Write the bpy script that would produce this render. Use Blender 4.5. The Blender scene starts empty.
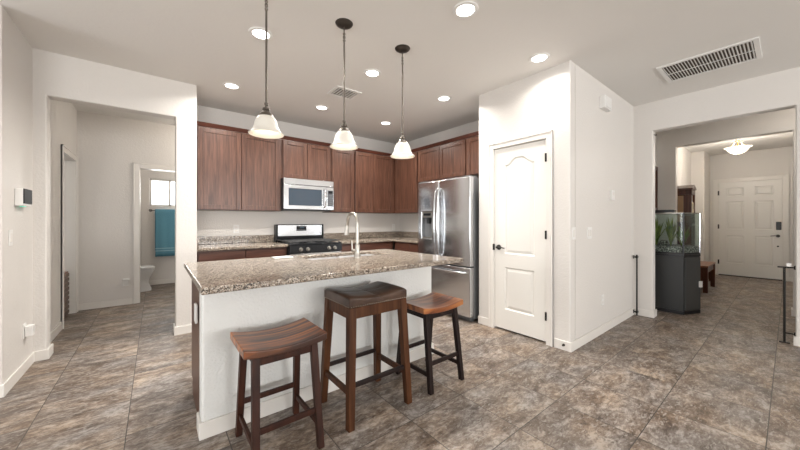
import bpy, bmesh, math, random
from mathutils import Vector, Matrix
random.seed(7)
S = bpy.context.scene
COL = S.collection
PI = math.pi

# ---------------------------------------------------------------- camera
H = 1.23
TH = math.atan(390 / 309.0)
FW = Vector((math.cos(TH), math.sin(TH), 0))
cd = bpy.data.cameras.new('camera'); cam = bpy.data.objects.new('camera', cd); COL.objects.link(cam)
cam.location = (0, 0, H)
cam.rotation_euler = FW.to_track_quat('-Z', 'Y').to_euler()
cd.sensor_width = 36.0
cd.lens = 309.0 / 800 * 36
cd.shift_y = -(225 - 220.8) / 800
cd.clip_start = 0.05
S.camera = cam

# ---------------------------------------------------------------- world and large lights
w = bpy.data.worlds.new('world'); S.world = w; w.use_nodes = True
bg = w.node_tree.nodes['Background']; bg.inputs[0].default_value = (0.80, 0.90, 1.0, 1); bg.inputs[1].default_value = 2.2
S.view_settings.view_transform = 'Standard'; S.view_settings.look = 'None'
S.view_settings.gamma = 1.0; S.view_settings.exposure = 0.0
S.view_settings.use_curve_mapping = False

def area(name, loc, direction, sx, sy, power, color=(1, 1, 1)):
    l = bpy.data.lights.new(name, 'AREA'); l.shape = 'RECTANGLE'; l.size = sx; l.size_y = sy
    l.energy = power; l.color = color
    o = bpy.data.objects.new(name, l); COL.objects.link(o); o.location = loc
    o.rotation_euler = Vector(direction).to_track_quat('-Z', 'Y').to_euler()
    return o
DAY = (1.0, 0.985, 0.96)
area('daylight_back_left', (-2.6, -6.2, 1.35), (0, 1, 0.9), 2.6, 2.0, 270, DAY)
area('daylight_back_right', (2.2, -6.2, 1.35), (0, 1, 0.9), 2.6, 2.0, 270, DAY)
area('daylight_patio_door', (-5.2, 1.7, 1.25), (1, 0, 0.9), 3.0, 2.1, 115, DAY)
area('daylight_bath_window', (0.22, 7.85, 1.8), (0, -1, -0.2), 0.6, 0.5, 14, DAY)

# ---------------------------------------------------------------- helpers
def newmat(name):
    m = bpy.data.materials.new(name); m.use_nodes = True
    return m, m.node_tree.nodes, m.node_tree.links, m.node_tree.nodes['Principled BSDF']

def simple(name, col, rough=0.5, metal=0.0, bump=None, spec=0.5, emit=None, coat=0):
    m, n, l, b = newmat(name)
    b.inputs['Base Color'].default_value = (*col, 1); b.inputs['Roughness'].default_value = rough
    b.inputs['Metallic'].default_value = metal; b.inputs['Specular IOR Level'].default_value = spec
    if coat: b.inputs['Coat Weight'].default_value = coat
    if emit:
        b.inputs['Emission Color'].default_value = (*emit[0], 1); b.inputs['Emission Strength'].default_value = emit[1]
    if bump:
        tc = n.new('ShaderNodeTexCoord'); nz = n.new('ShaderNodeTexNoise'); bp = n.new('ShaderNodeBump')
        nz.inputs['Scale'].default_value = bump[0]; nz.inputs['Detail'].default_value = 3
        bp.inputs['Strength'].default_value = bump[1]; bp.inputs['Distance'].default_value = bump[2]
        l.new(tc.outputs['Object'], nz.inputs['Vector']); l.new(nz.outputs['Fac'], bp.inputs['Height'])
        l.new(bp.outputs['Normal'], b.inputs['Normal'])
    return m

def ramp(n, stops):
    r = n.new('ShaderNodeValToRGB'); e = r.color_ramp.elements
    while len(e) < len(stops): e.new(0.5)
    for k, (p, c) in enumerate(stops): e[k].position = p; e[k].color = (*c, 1)
    return r

def noise_mat(name, stops, scale, stretch=(1, 1, 1), detail=6, rough=0.5, distort=0.0, metal=0, bump=0.0, roughness_var=None, coat=0, spec=.5, dist=.002):
    m, n, l, b = newmat(name)
    tc = n.new('ShaderNodeTexCoord'); mp = n.new('ShaderNodeMapping'); mp.inputs['Scale'].default_value = stretch
    nz = n.new('ShaderNodeTexNoise'); nz.inputs['Scale'].default_value = scale; nz.inputs['Detail'].default_value = detail
    nz.inputs['Distortion'].default_value = distort
    r = ramp(n, stops)
    l.new(tc.outputs['Object'], mp.inputs[0]); l.new(mp.outputs[0], nz.inputs['Vector']); l.new(nz.outputs['Fac'], r.inputs[0])
    l.new(r.outputs[0], b.inputs['Base Color'])
    b.inputs['Roughness'].default_value = rough; b.inputs['Metallic'].default_value = metal
    b.inputs['Specular IOR Level'].default_value = spec
    if coat: b.inputs['Coat Weight'].default_value = coat
    if bump:
        bp = n.new('ShaderNodeBump'); bp.inputs['Strength'].default_value = bump; bp.inputs['Distance'].default_value = dist
        l.new(nz.outputs['Fac'], bp.inputs['Height']); l.new(bp.outputs['Normal'], b.inputs['Normal'])
    return m

M = {}
M['wall'] = simple('wall_paint', (0.70, 0.670, 0.637), 0.5, bump=(60, 0.5, 0.005))
M['ceiling'] = simple('ceiling_paint', (0.785, 0.765, 0.735), 0.8, bump=(40, 0.35, 0.004))
M['island_wall'] = simple('island_wall_paint', (0.74, 0.74, 0.72), 0.5, bump=(70, 0.8, 0.006))
M['trim'] = simple('trim_paint', (0.76, 0.73, 0.69), 0.35)
M['door'] = simple('door_paint', (0.78, 0.76, 0.72), 0.35)
M['white'] = simple('white_plastic', (0.80, 0.79, 0.77), 0.35)
M['porcelain'] = simple('porcelain', (0.82, 0.83, 0.84), 0.12)
M['black'] = simple('black_plastic', (0.015, 0.015, 0.017), 0.3)
M['black_gloss'] = simple('black_gloss', (0.006, 0.007, 0.009), 0.2, spec=0.3)
M['black_metal'] = simple('black_metal', (0.02, 0.018, 0.017), 0.4, 0.6)
M['grate'] = simple('cast_iron', (0.02, 0.02, 0.021), 0.55)
M['bronze'] = simple('bronze', (0.055, 0.045, 0.038), 0.38, 0.7)
M['pewter'] = simple('pewter', (0.16, 0.14, 0.12), 0.4, 0.8)
M['brass'] = simple('brass', (0.62, 0.40, 0.14), 0.25, 1.0)
M['antique'] = simple('antique_nail', (0.30, 0.25, 0.20), 0.35, 1.0)
M['chrome'] = simple('chrome', (0.78, 0.78, 0.78), 0.12, 1.0)
M['nickel'] = simple('brushed_nickel', (0.42, 0.395, 0.36), 0.33, 1.0)
M['grey'] = simple('grey_enamel', (0.14, 0.145, 0.15), 0.4, 0.3)
M['vent_dark'] = simple('vent_dark', (0.085, 0.06, 0.045), 0.8)
M['gravel'] = noise_mat('gravel', [(0.35, (0.01, 0.01, 0.012)), (0.5, (0.14, 0.14, 0.13)), (0.62, (0.6, 0.58, 0.54))], 60, rough=0.6)
M['leaf'] = noise_mat('leaf', [(0.3, (0.06, 0.12, 0.02)), (0.7, (0.28, 0.34, 0.06))], 12, rough=0.5)
M['towel'] = simple('towel_terry', (0.12, 0.31, 0.41), 0.95, bump=(300, 0.6, 0.004))
M['towel_band'] = simple('towel_band', (0.30, 0.50, 0.58), 0.8)
M['led'] = simple('green_led', (0.1, 0.8, 0.5), 0.4, emit=((0.2, 1.0, 0.7), 0.7))
M['can_light'] = simple('downlight_lens', (1, 1, 1), 0.5, emit=((1.0, 0.97, 0.93), 9.0))
M['shade'] = simple('opal_glass', (0.66, 0.63, 0.57), 0.35, emit=((1.0, 0.86, 0.68), 0.06))
M['bowl_glass'] = simple('bowl_glass', (0.9, 0.85, 0.75), 0.35, emit=((1.0, 0.86, 0.62), 1.0))
M['bulb'] = simple('bulb', (1, 1, 1), 0.5, emit=((1.0, 0.88, 0.7), 9.0))

def wood(name, dark, mid, light, axis=2, rough=0.38, scale=5.0, coat=0.0):
    st = [14, 14, 14]; st[axis] = 0.9
    return noise_mat(name, [(0.30, dark), (0.5, mid), (0.72, light)], scale, tuple(s / 3 for s in st), 7, rough, 0.6, bump=0.15, coat=coat, dist=.001)
M['cab'] = wood('cherry_cabinet', (0.045, 0.018, 0.011), (0.080, 0.034, 0.021), (0.130, 0.060, 0.038), 2, 0.34, scale=10.0)
M['cab_h'] = wood('cherry_horizontal', (0.060, 0.023, 0.015), (0.10, 0.040, 0.026), (0.14, 0.06, 0.04), 0, 0.36, scale=9.0)
M['crown'] = wood('cherry_crown', (0.05, 0.015, 0.010), (0.07, 0.022, 0.014), (0.10, 0.032, 0.020), 0, 0.36)
M['stool_leg'] = wood('walnut_leg', (0.020, 0.007, 0.004), (0.036, 0.012, 0.007), (0.062, 0.020, 0.010), 2, 0.5)
M['espresso'] = wood('espresso_leg', (0.010, 0.005, 0.005), (0.014, 0.007, 0.006), (0.022, 0.011, 0.009), 2, 0.5)
M['oak_leg'] = wood('chestnut_leg', (0.036, 0.012, 0.004), (0.066, 0.023, 0.008), (0.105, 0.040, 0.015), 2, 0.48)
M['dark_wood'] = wood('mahogany', (0.05, 0.015, 0.008), (0.09, 0.028, 0.014), (0.14, 0.05, 0.025), 2, 0.3)
M['bench_top'] = wood('bench_top_wood', (0.14, 0.055, 0.025), (0.22, 0.09, 0.045), (0.30, 0.13, 0.07), 0, 0.3)
for k_ in ('stool_leg', 'espresso', 'oak_leg'): M[k_].node_tree.nodes['Principled BSDF'].inputs['Specular IOR Level'].default_value = 0.25
M['leather'] = noise_mat('brown_leather', [(0.3, (0.028, 0.015, 0.010)), (0.7, (0.085, 0.048, 0.032))], 9, detail=4, rough=0.33, bump=0.2, spec=0.35)
M['seam'] = simple('leather_seam', (0.10, 0.07, 0.055), 0.5)
M['towel_bar'] = M['bronze']

def seat_wood(name, cols, offset):
    m, n, l, b = newmat(name)
    tc = n.new('ShaderNodeTexCoord'); mp = n.new('ShaderNodeMapping'); mp.inputs['Scale'].default_value = (1.1, 13, 6)
    mp.inputs['Location'].default_value = offset
    nz = n.new('ShaderNodeTexNoise'); nz.inputs['Scale'].default_value = 1.5; nz.inputs['Detail'].default_value = 6; nz.inputs['Distortion'].default_value = 0.9
    r = ramp(n, cols)
    l.new(tc.outputs['Object'], mp.inputs[0]); l.new(mp.outputs[0], nz.inputs['Vector']); l.new(nz.outputs['Fac'], r.inputs[0]); l.new(r.outputs[0], b.inputs['Base Color'])
    b.inputs['Roughness'].default_value = 0.28
    return m
M['seat_a'] = seat_wood('acacia_seat_light', [(0.34, (0.045, 0.018, 0.011)), (0.45, (0.12, 0.044, 0.020)), (0.52, (0.30, 0.090, 0.024)), (0.64, (0.50, 0.17, 0.036))], (0, 0.37, 0))
M['seat_b'] = seat_wood('acacia_seat_red', [(0.32, (0.06, 0.02, 0.010)), (0.46, (0.16, 0.05, 0.02)), (0.56, (0.30, 0.10, 0.035)), (0.7, (0.42, 0.17, 0.06))], (3.3, 1.7, 0))

def steel(name, col, rough, sc=(1, 1, 90), var=0.10):
    m, n, l, b = newmat(name)
    tc = n.new('ShaderNodeTexCoord'); mp = n.new('ShaderNodeMapping'); mp.inputs['Scale'].default_value = sc
    nz = n.new('ShaderNodeTexNoise'); nz.inputs['Scale'].default_value = 6; nz.inputs['Detail'].default_value = 4
    mr = n.new('ShaderNodeMapRange'); mr.inputs['To Min'].default_value = rough - var; mr.inputs['To Max'].default_value = rough + var
    l.new(tc.outputs['Object'], mp.inputs[0]); l.new(mp.outputs[0], nz.inputs['Vector']); l.new(nz.outputs['Fac'], mr.inputs['Value'])
    l.new(mr.outputs[0], b.inputs['Roughness'])
    b.inputs['Base Color'].default_value = (*col, 1); b.inputs['Metallic'].default_value = 1
    b.inputs['Anisotropic'].default_value = 0.6
    return m
M['steel'] = steel('stainless_steel', (0.60, 0.615, 0.635), 0.19, (1, 1, 1), 0.015)
M['steel_side'] = simple('fridge_side_grey', (0.20, 0.205, 0.21), 0.4, 0.5)
M['sink'] = simple('sink_steel', (0.75, 0.75, 0.76), 0.35, 0.5)

# granite
def granite():
    m, n, l, b = newmat('granite')
    tc = n.new('ShaderNodeTexCoord')
    vo = n.new('ShaderNodeTexVoronoi'); vo.inputs['Scale'].default_value = 195
    sp = n.new('ShaderNodeSeparateColor'); r1 = ramp(n, [(0.0, (0.012, 0.010, 0.009)), (0.20, (0.05, 0.038, 0.030)), (0.34, (0.22, 0.170, 0.125)), (0.6, (0.36, 0.290, 0.225)), (0.85, (0.56, 0.50, 0.43))])
    nz = n.new('ShaderNodeTexNoise'); nz.inputs['Scale'].default_value = 45; nz.inputs['Detail'].default_value = 5
    r2 = ramp(n, [(0.32, (0.35, 0.30, 0.27)), (0.55, (1.0, 1.0, 1.0))])
    mx = n.new('ShaderNodeMix'); mx.data_type = 'RGBA'; mx.blend_type = 'MULTIPLY'; mx.inputs[0].default_value = 0.7
    l.new(tc.outputs['Object'], vo.inputs['Vector']); l.new(tc.outputs['Object'], nz.inputs['Vector'])
    l.new(vo.outputs['Color'], sp.inputs[0]); l.new(sp.outputs[0], r1.inputs[0]); l.new(nz.outputs['Fac'], r2.inputs[0])
    l.new(r1.outputs[0], mx.inputs[6]); l.new(r2.outputs[0], mx.inputs[7]); l.new(mx.outputs[2], b.inputs['Base Color'])
    b.inputs['Roughness'].default_value = 0.13
    return m
M['granite'] = granite()

# floor tile
def floor_tile():
    m, n, l, b = newmat('slate_look_tile')
    def mn(op, a=None, bb=None):
        x = n.new('ShaderNodeMath'); x.operation = op
        for k, v in enumerate((a, bb)):
            if v is None: continue
            if isinstance(v, (int, float)): x.inputs[k].default_value = v
            else: l.new(v, x.inputs[k])
        return x.outputs[0]
    tc = n.new('ShaderNodeTexCoord'); sx = n.new('ShaderNodeSeparateXYZ'); l.new(tc.outputs['Object'], sx.inputs[0])
    T = 0.4555
    u = mn('DIVIDE', mn('SUBTRACT', sx.outputs[0], -0.131), T); v = mn('DIVIDE', mn('SUBTRACT', sx.outputs[1], 0.081), T)
    fu = mn('FRACT', u); fv = mn('FRACT', v); iu = mn('FLOOR', u); iv = mn('FLOOR', v)
    eu = mn('MINIMUM', fu, mn('SUBTRACT', 1.0, fu)); ev = mn('MINIMUM', fv, mn('SUBTRACT', 1.0, fv))
    e = mn('MINIMUM', eu, ev)
    g = mn('LESS_THAN', e, 0.0052)
    wn = n.new('ShaderNodeTexWhiteNoise'); cx = n.new('ShaderNodeCombineXYZ'); l.new(iu, cx.inputs[0]); l.new(iv, cx.inputs[1]); l.new(cx.outputs[0], wn.inputs['Vector'])
    sc = n.new('ShaderNodeVectorMath'); sc.operation = 'SCALE'; sc.inputs['Scale'].default_value = 9.0; l.new(wn.outputs['Color'], sc.inputs[0])
    ad = n.new('ShaderNodeVectorMath'); l.new(tc.outputs['Object'], ad.inputs[0]); l.new(sc.outputs[0], ad.inputs[1])
    mp = n.new('ShaderNodeMapping'); mp.inputs['Scale'].default_value = (0.75, 1.35, 1); mp.inputs['Rotation'].default_value = (0, 0, 0.25); l.new(ad.outputs[0], mp.inputs[0])
    n1 = n.new('ShaderNodeTexNoise'); n1.inputs['Scale'].default_value = 5.5; n1.inputs['Detail'].default_value = 9; n1.inputs['Roughness'].default_value = 0.66; n1.inputs['Distortion'].default_value = 0.7
    n2 = n.new('ShaderNodeTexNoise'); n2.inputs['Scale'].default_value = 26; n2.inputs['Detail'].default_value = 9; n2.inputs['Roughness'].default_value = 0.8; n2.inputs['Distortion'].default_value = 0.5
    n3 = n.new('ShaderNodeTexNoise'); n3.inputs['Scale'].default_value = 3.0; n3.inputs['Detail'].default_value = 3
    for q in (n1, n2, n3): l.new(mp.outputs[0], q.inputs['Vector'])
    r1 = ramp(n, [(0.40, (0.068, 0.046, 0.033)), (0.465, (0.142, 0.107, 0.082)), (0.52, (0.225, 0.186, 0.152)), (0.59, (0.40, 0.352, 0.304))])
    mixf = mn('ADD', mn('MULTIPLY', n1.outputs['Fac'], 0.45), mn('MULTIPLY', n2.outputs['Fac'], 0.55))
    l.new(mixf, r1.inputs[0])
    r3 = ramp(n, [(0.35, (0.86, 0.90, 0.98)), (0.65, (1.10, 1.0, 0.90))]); l.new(n3.outputs['Fac'], r3.inputs[0])
    mx = n.new('ShaderNodeMix'); mx.data_type = 'RGBA'; mx.blend_type = 'MULTIPLY'; mx.inputs[0].default_value = 1.0
    l.new(r1.outputs[0], mx.inputs[6]); l.new(r3.outputs[0], mx.inputs[7])
    tv = n.new('ShaderNodeMapRange'); tv.inputs['To Min'].default_value = 0.88; tv.inputs['To Max'].default_value = 1.12; l.new(wn.outputs['Value'], tv.inputs['Value'])
    vm = n.new('ShaderNodeVectorMath'); vm.operation = 'SCALE'; l.new(mx.outputs[2], vm.inputs[0]); l.new(tv.outputs[0], vm.inputs['Scale'])
    mg = n.new('ShaderNodeMix'); mg.data_type = 'RGBA'; l.new(g, mg.inputs[0]); l.new(vm.outputs[0], mg.inputs[6]); mg.inputs[7].default_value = (0.055, 0.045, 0.038, 1)
    n4 = n.new('ShaderNodeTexNoise'); n4.inputs['Scale'].default_value = 34; n4.inputs['Detail'].default_value = 3; n4.inputs['Distortion'].default_value = 1.2
    mp4 = n.new('ShaderNodeMapping'); mp4.inputs['Scale'].default_value = (0.55, 1.5, 1); mp4.inputs['Rotation'].default_value = (0, 0, -0.6); l.new(ad.outputs[0], mp4.inputs[0]); l.new(mp4.outputs[0], n4.inputs['Vector'])
    r4 = ramp(n, [(0.56, (0, 0, 0)), (0.66, (0.55, 0.55, 0.55))]); l.new(n4.outputs['Fac'], r4.inputs[0])
    mf = n.new('ShaderNodeMix'); mf.data_type = 'RGBA'; l.new(r4.outputs[0], mf.inputs[0]); l.new(vm.outputs[0], mf.inputs[6]); mf.inputs[7].default_value = (0.40, 0.37, 0.335, 1)
    l.new(mf.outputs[2], mg.inputs[6]); l.new(mg.outputs[2], b.inputs['Base Color'])
    bp = n.new('ShaderNodeBump'); bp.inputs['Strength'].default_value = 0.35; bp.inputs['Distance'].default_value = 0.004
    hh = mn('SUBTRACT', mixf, mn('MULTIPLY', g, 0.6)); l.new(hh, bp.inputs['Height']); l.new(bp.outputs['Normal'], b.inputs['Normal'])
    rr = n.new('ShaderNodeMapRange'); rr.inputs['To Min'].default_value = 0.30; rr.inputs['To Max'].default_value = 0.62; l.new(n2.outputs['Fac'], rr.inputs['Value']); l.new(rr.outputs[0], b.inputs['Roughness'])
    return m
M['floor'] = floor_tile()

def glassmat():
    m, n, l, b = newmat('aquarium_glass')
    b.inputs['Base Color'].default_value = (0.85, 0.95, 0.92, 1); b.inputs['Roughness'].default_value = 0.02
    b.inputs['Transmission Weight'].default_value = 1.0; b.inputs['IOR'].default_value = 1.35
    return m
M['glass'] = glassmat()
M['window_glass'] = glassmat()

class MB:
    def __init__(s): s.bm = bmesh.new()
    def box(s, x0, x1, y0, y1, z0, z1):
        v = [s.bm.verts.new(p) for p in ((x0, y0, z0), (x1, y0, z0), (x1, y1, z0), (x0, y1, z0), (x0, y0, z1), (x1, y0, z1), (x1, y1, z1), (x0, y1, z1))]
        for f in ((3, 2, 1, 0), (4, 5, 6, 7), (0, 1, 5, 4), (1, 2, 6, 5), (2, 3, 7, 6), (3, 0, 4, 7)): s.bm.faces.new([v[i] for i in f])
        return s
    def hexa(s, bot, top):
        v = [s.bm.verts.new(p) for p in list(bot) + list(top)]; k = len(bot)
        s.bm.faces.new(v[:k][::-1]); s.bm.faces.new(v[k:])
        for i in range(k): s.bm.faces.new((v[i], v[(i + 1) % k], v[k + (i + 1) % k], v[k + i]))
        return s
    def prism(s, pts, axis, a, b):
        def P(p, t):
            if axis == 'x': return (t, p[0], p[1])
            if axis == 'y': return (p[0], t, p[1])
            return (p[0], p[1], t)
        return s.hexa([P(p, a) for p in pts], [P(p, b) for p in pts])
    def ring(s, c, d, r, seg):
        d = Vector(d).normalized(); q = Vector((0, 0, 1)) if abs(d.z) < 0.9 else Vector((1, 0, 0))
        a = d.cross(q).normalized(); bb = d.cross(a)
        return [s.bm.verts.new(Vector(c) + a * (r * math.cos(t)) + bb * (r * math.sin(t))) for t in (2 * PI * i / seg for i in range(seg))]
    def tube(s, path, r, seg=12, caps=True):
        path = [Vector(p) for p in path]; rs = r if isinstance(r, (list, tuple)) else [r] * len(path); rings = []
        d0 = path[1] - path[0]; q = Vector((0, 0, 1)) if abs(d0.normalized().z) < 0.9 else Vector((1, 0, 0))
        a = d0.normalized().cross(q).normalized()
        for i, p in enumerate(path):
            d = (path[min(i + 1, len(path) - 1)] - path[max(i - 1, 0)]).normalized()
            a = (a - d * a.dot(d)).normalized(); bb = d.cross(a)
            rings.append([s.bm.verts.new(p + a * (rs[i] * math.cos(t)) + bb * (rs[i] * math.sin(t))) for t in (2 * PI * k / seg for k in range(seg))])
        for A, B in zip(rings, rings[1:]):
            for k in range(seg): s.bm.faces.new((A[k], A[(k + 1) % seg], B[(k + 1) % seg], B[k]))
        if caps: s.bm.faces.new(rings[0][::-1]); s.bm.faces.new(rings[-1])
        return s
    def cyl(s, p0, p1, r, seg=20, r1=None): return s.tube([p0, p1], [r, r if r1 is None else r1], seg)
    def lathe(s, prof, c=(0, 0, 0), seg=32, axis='z'):
        rings = []
        for r, z in prof:
            ring = []
            for k in range(seg):
                t = 2 * PI * k / seg; x, y = r * math.cos(t), r * math.sin(t)
                p = (x, y, z) if axis == 'z' else ((z, x, y) if axis == 'x' else (x, z, y))
                ring.append(s.bm.verts.new((p[0] + c[0], p[1] + c[1], p[2] + c[2])))
            rings.append(ring)
        for A, B in zip(rings, rings[1:]):
            for k in range(seg): s.bm.faces.new((A[k], A[(k + 1) % seg], B[(k + 1) % seg], B[k]))
        if prof[0][0] > 1e-4 and prof[-1] != prof[0]: pass
        return s
    def slab(s, x0, x1, y0, y1, top, bot, nx=14, ny=6):
        def g(fn):
            return [[s.bm.verts.new((x0 + (x1 - x0) * i / nx, y0 + (y1 - y0) * j / ny, fn(2 * i / nx - 1, 2 * j / ny - 1))) for j in range(ny + 1)] for i in range(nx + 1)]
        T, B = g(top), g(bot)
        for i in range(nx):
            for j in range(ny):
                s.bm.faces.new((T[i][j], T[i + 1][j], T[i + 1][j + 1], T[i][j + 1])); s.bm.faces.new((B[i][j + 1], B[i + 1][j + 1], B[i + 1][j], B[i][j]))
        for i in range(nx):
            s.bm.faces.new((B[i][0], B[i + 1][0], T[i + 1][0], T[i][0])); s.bm.faces.new((T[i][ny], T[i + 1][ny], B[i + 1][ny], B[i][ny]))
        for j in range(ny):
            s.bm.faces.new((T[0][j], T[0][j + 1], B[0][j + 1], B[0][j])); s.bm.faces.new((B[nx][j], B[nx][j + 1], T[nx][j + 1], T[nx][j]))
        return s
    def sheet_holes(s, xs, ys, z0, z1, skip):
        V = {}
        def v(i, j, z):
            if (i, j, z) not in V: V[(i, j, z)] = s.bm.verts.new((xs[i], ys[j], z))
            return V[(i, j, z)]
        cells = {(i, j) for i in range(len(xs) - 1) for j in range(len(ys) - 1)} - set(skip)
        for i, j in cells:
            s.bm.faces.new((v(i, j, z1), v(i + 1, j, z1), v(i + 1, j + 1, z1), v(i, j + 1, z1)))
            s.bm.faces.new((v(i, j + 1, z0), v(i + 1, j + 1, z0), v(i + 1, j, z0), v(i, j, z0)))
            for (di, dj), (a, b) in {(0, -1): ((i, j), (i + 1, j)), (1, 0): ((i + 1, j), (i + 1, j + 1)), (0, 1): ((i + 1, j + 1), (i, j + 1)), (-1, 0): ((i, j + 1), (i, j))}.items():
                if (i + di, j + dj) not in cells: s.bm.faces.new((v(*a, z0), v(*b, z0), v(*b, z1), v(*a, z1)))
        return s
    def build(s, name, mat, parent=None, bevel=0, seg=2, smooth=True, recalc=True, loc=None):
        if recalc: bmesh.ops.recalc_face_normals(s.bm, faces=s.bm.faces[:])
        me = bpy.data.meshes.new(name); s.bm.to_mesh(me); s.bm.free()
        for p in me.polygons: p.use_smooth = smooth
        if smooth: me.set_sharp_from_angle(angle=math.radians(35))
        me.materials.append(M[mat] if isinstance(mat, str) else mat)
        o = bpy.data.objects.new(name, me); COL.objects.link(o)
        if parent: o.parent = parent
        if loc: o.location = loc
        if bevel:
            bv = o.modifiers.new('bevel', 'BEVEL'); bv.width = bevel; bv.segments = seg; bv.limit_method = 'ANGLE'; bv.angle_limit = math.radians(40)
            bv.harden_normals = True
        return o

def tag(o, label, cat, group=None):
    o['label'] = label; o['category'] = cat
    if group: o['group'] = group
    return o
def thing(name, label, cat, loc=(0, 0, 0), rot=0, group=None):
    o = bpy.data.objects.new(name, None); COL.objects.link(o); o.location = loc; o.rotation_euler = (0, 0, rot)
    o.empty_display_size = 0.1
    return tag(o, label, cat, group)
def struct(o): o['kind'] = 'structure'; return o
def copy_tree(o, parent=None):
    c = o.copy(); COL.objects.link(c)
    if parent: c.parent = parent
    for ch in list(o.children): copy_tree(ch, c)
    return c

# ================================================================ SETTING
CH = 2.74; WT = 2.79; WB = -0.04
struct(MB().box(-5.3, 10.6, -6.3, 8.2, -0.12, 0).build('floor', 'floor'))
struct(MB().box(-5.3, 10.6, -6.3, 8.2, CH, 2.86).build('ceiling', 'ceiling'))
BE = 0.012
def wall(name, pts, axis, a, b, bevel=BE, mat='wall'):
    return struct(MB().prism(pts, axis, a, b).build(name, mat, bevel=bevel, seg=3))
# left wall with hallway doorway, ends at a free corner
wall('wall_left', [(3.42, WB), (5.20, WB), (5.20, 2.035), (5.93, 2.035), (5.93, WB), (6.06, WB), (6.06, WT), (3.42, WT)], 'x', -0.99, -0.84)
wall('wall_left_return', [(-5.0, WB), (-0.99, WB), (-0.99, WT), (-5.0, WT)], 'y', 3.42, 3.56)
wall('wall_hallway', [(-0.85, WB), (-0.757, WB), (-0.757, 2.348), (0.172, 2.348), (0.172, WB), (0.365, WB), (0.365, WT), (-0.85, WT)], 'y', 4.11, 4.25)
wall('wall_kitchen_side', [(4.25, WB), (4.92, WB), (4.92, WT), (4.25, WT)], 'x', 0.235, 0.365, 0)
wall('wall_kitchen_back', [(0.365, WB), (3.95, WB), (3.95, WT), (0.365, WT)], 'y', 4.80, 4.92, 0)
wall('wall_kitchen_right', [(2.22, WB), (4.80, WB), (4.80, WT), (2.22, WT)], 'x', 3.80, 3.92, 0)
wall('wall_hallway_back', [(-0.99, WB), (-0.19, WB), (-0.19, 2.03), (0.60, 2.03), (0.60, WB), (2.0, WB), (2.0, WT), (-0.99, WT)], 'y', 6.06, 6.17)
wall('wall_hallway_right', [(4.92, WB), (6.06, WB), (6.06, WT), (4.92, WT)], 'x', 1.9, 2.0, 0)
wall('wall_left_room', [(4.9, WB), (7.7, WB), (7.7, WT), (4.9, WT)], 'x', -2.4, -2.3, 0)
wall('wall_left_room_front', [(-2.4, WB), (-0.99, WB), (-0.99, WT), (-2.4, WT)], 'y', 4.9, 5.0, 0)
wall('wall_bath_left', [(6.17, WB), (7.6, WB), (7.6, WT), (6.17, WT)], 'x', -1.0, -0.86, 0)
wall('wall_bath_right', [(6.17, WB), (7.6, WB), (7.6, WT), (6.17, WT)], 'x', 1.3, 1.4, 0)
def wall_holes(name, us, zs, skip, axis, a, b):
    m = MB().sheet_holes(us, zs, a, b, skip)
    for v in m.bm.verts:
        u, z, t = v.co
        v.co = (t, u, z) if axis == 'x' else (u, t, z)
    return struct(m.build(name, 'wall', bevel=0.008))
wall_holes('wall_bath_back', [-1.0, -0.085, 0.53, 1.4], [WB, 1.51, 2.04, WT], [(1, 1)], 'y', 7.6, 7.72)
# pantry block
wall('wall_pantry', [(1.283, WB), (1.497, WB), (1.497, 2.062), (2.127, 2.062), (2.127, WB), (2.335, WB), (2.335, WT), (1.283, WT)], 'x', 3.06, 3.17)
wall('wall_pantry_return', [(3.17, WB), (3.80, WB), (3.80, WT), (3.17, WT)], 'y', 2.22, 2.335, 0)
wall('wall_side', [(3.17, WB), (4.95, WB), (4.95, WT), (3.17, WT)], 'y', 1.283, 1.39, 0)
wall('wall_pantry_inner', [(1.39, WB), (2.22, WB), (2.22, WT), (1.39, WT)], 'x', 3.85, 3.92, 0)
wall('wall_right', [(-6.0, WB), (-0.035, WB), (-0.035, 2.372), (1.083, 2.372), (1.083, WB), (1.50, WB), (1.50, WT), (-6.0, WT)], 'x', 4.95, 5.08)
# lobby and foyer
wall('wall_lobby_left', [(5.08, WB), (6.45, WB), (6.45, WT), (5.08, WT)], 'y', 1.36, 1.46, 0)
wall('wall_lobby_right', [(5.08, WB), (6.45, WB), (6.45, WT), (5.08, WT)], 'y', -0.75, -0.65, 0)
wall('wall_foyer_opening', [(-0.75, WB), (-0.024, WB), (-0.024, 2.40), (1.122, 2.40), (1.122, WB), (1.46, WB), (1.46, WT), (-0.75, WT)], 'x', 6.45, 6.58)
wall('wall_foyer_left', [(6.58, WB), (9.3, WB), (9.3, WT), (6.58, WT)], 'y', 1.36, 1.46, 0)
wall('wall_foyer_block', [(9.3, 1.15), (10.1, 1.15), (10.1, 1.46), (9.3, 1.46)], 'z', WB, WT)
wall('wall_foyer_right', [(6.58, WB), (10.1, WB), (10.1, WT), (6.58, WT)], 'y', -0.32, -0.22, 0)
wall('wall_front', [(-0.35, WB), (0.085, WB), (0.085, 2.10), (1.022, 2.10), (1.022, WB), (1.5, WB), (1.5, WT), (-0.35, WT)], 'x', 10.1, 10.22)
# the great room behind the camera
wall_holes('wall_rear', [-5.1, -3.9, -1.3, 0.9, 3.5, 5.08], [WB, 0.35, 2.35, WT], [(1, 1), (3, 1)], 'y', -6.12, -6.0)
wall_holes('wall_far_left', [-6.0, 0.2, 3.2, 3.56], [WB, 0.05, 2.25, WT], [(1, 1)], 'x', -5.1, -5.0)

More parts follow.
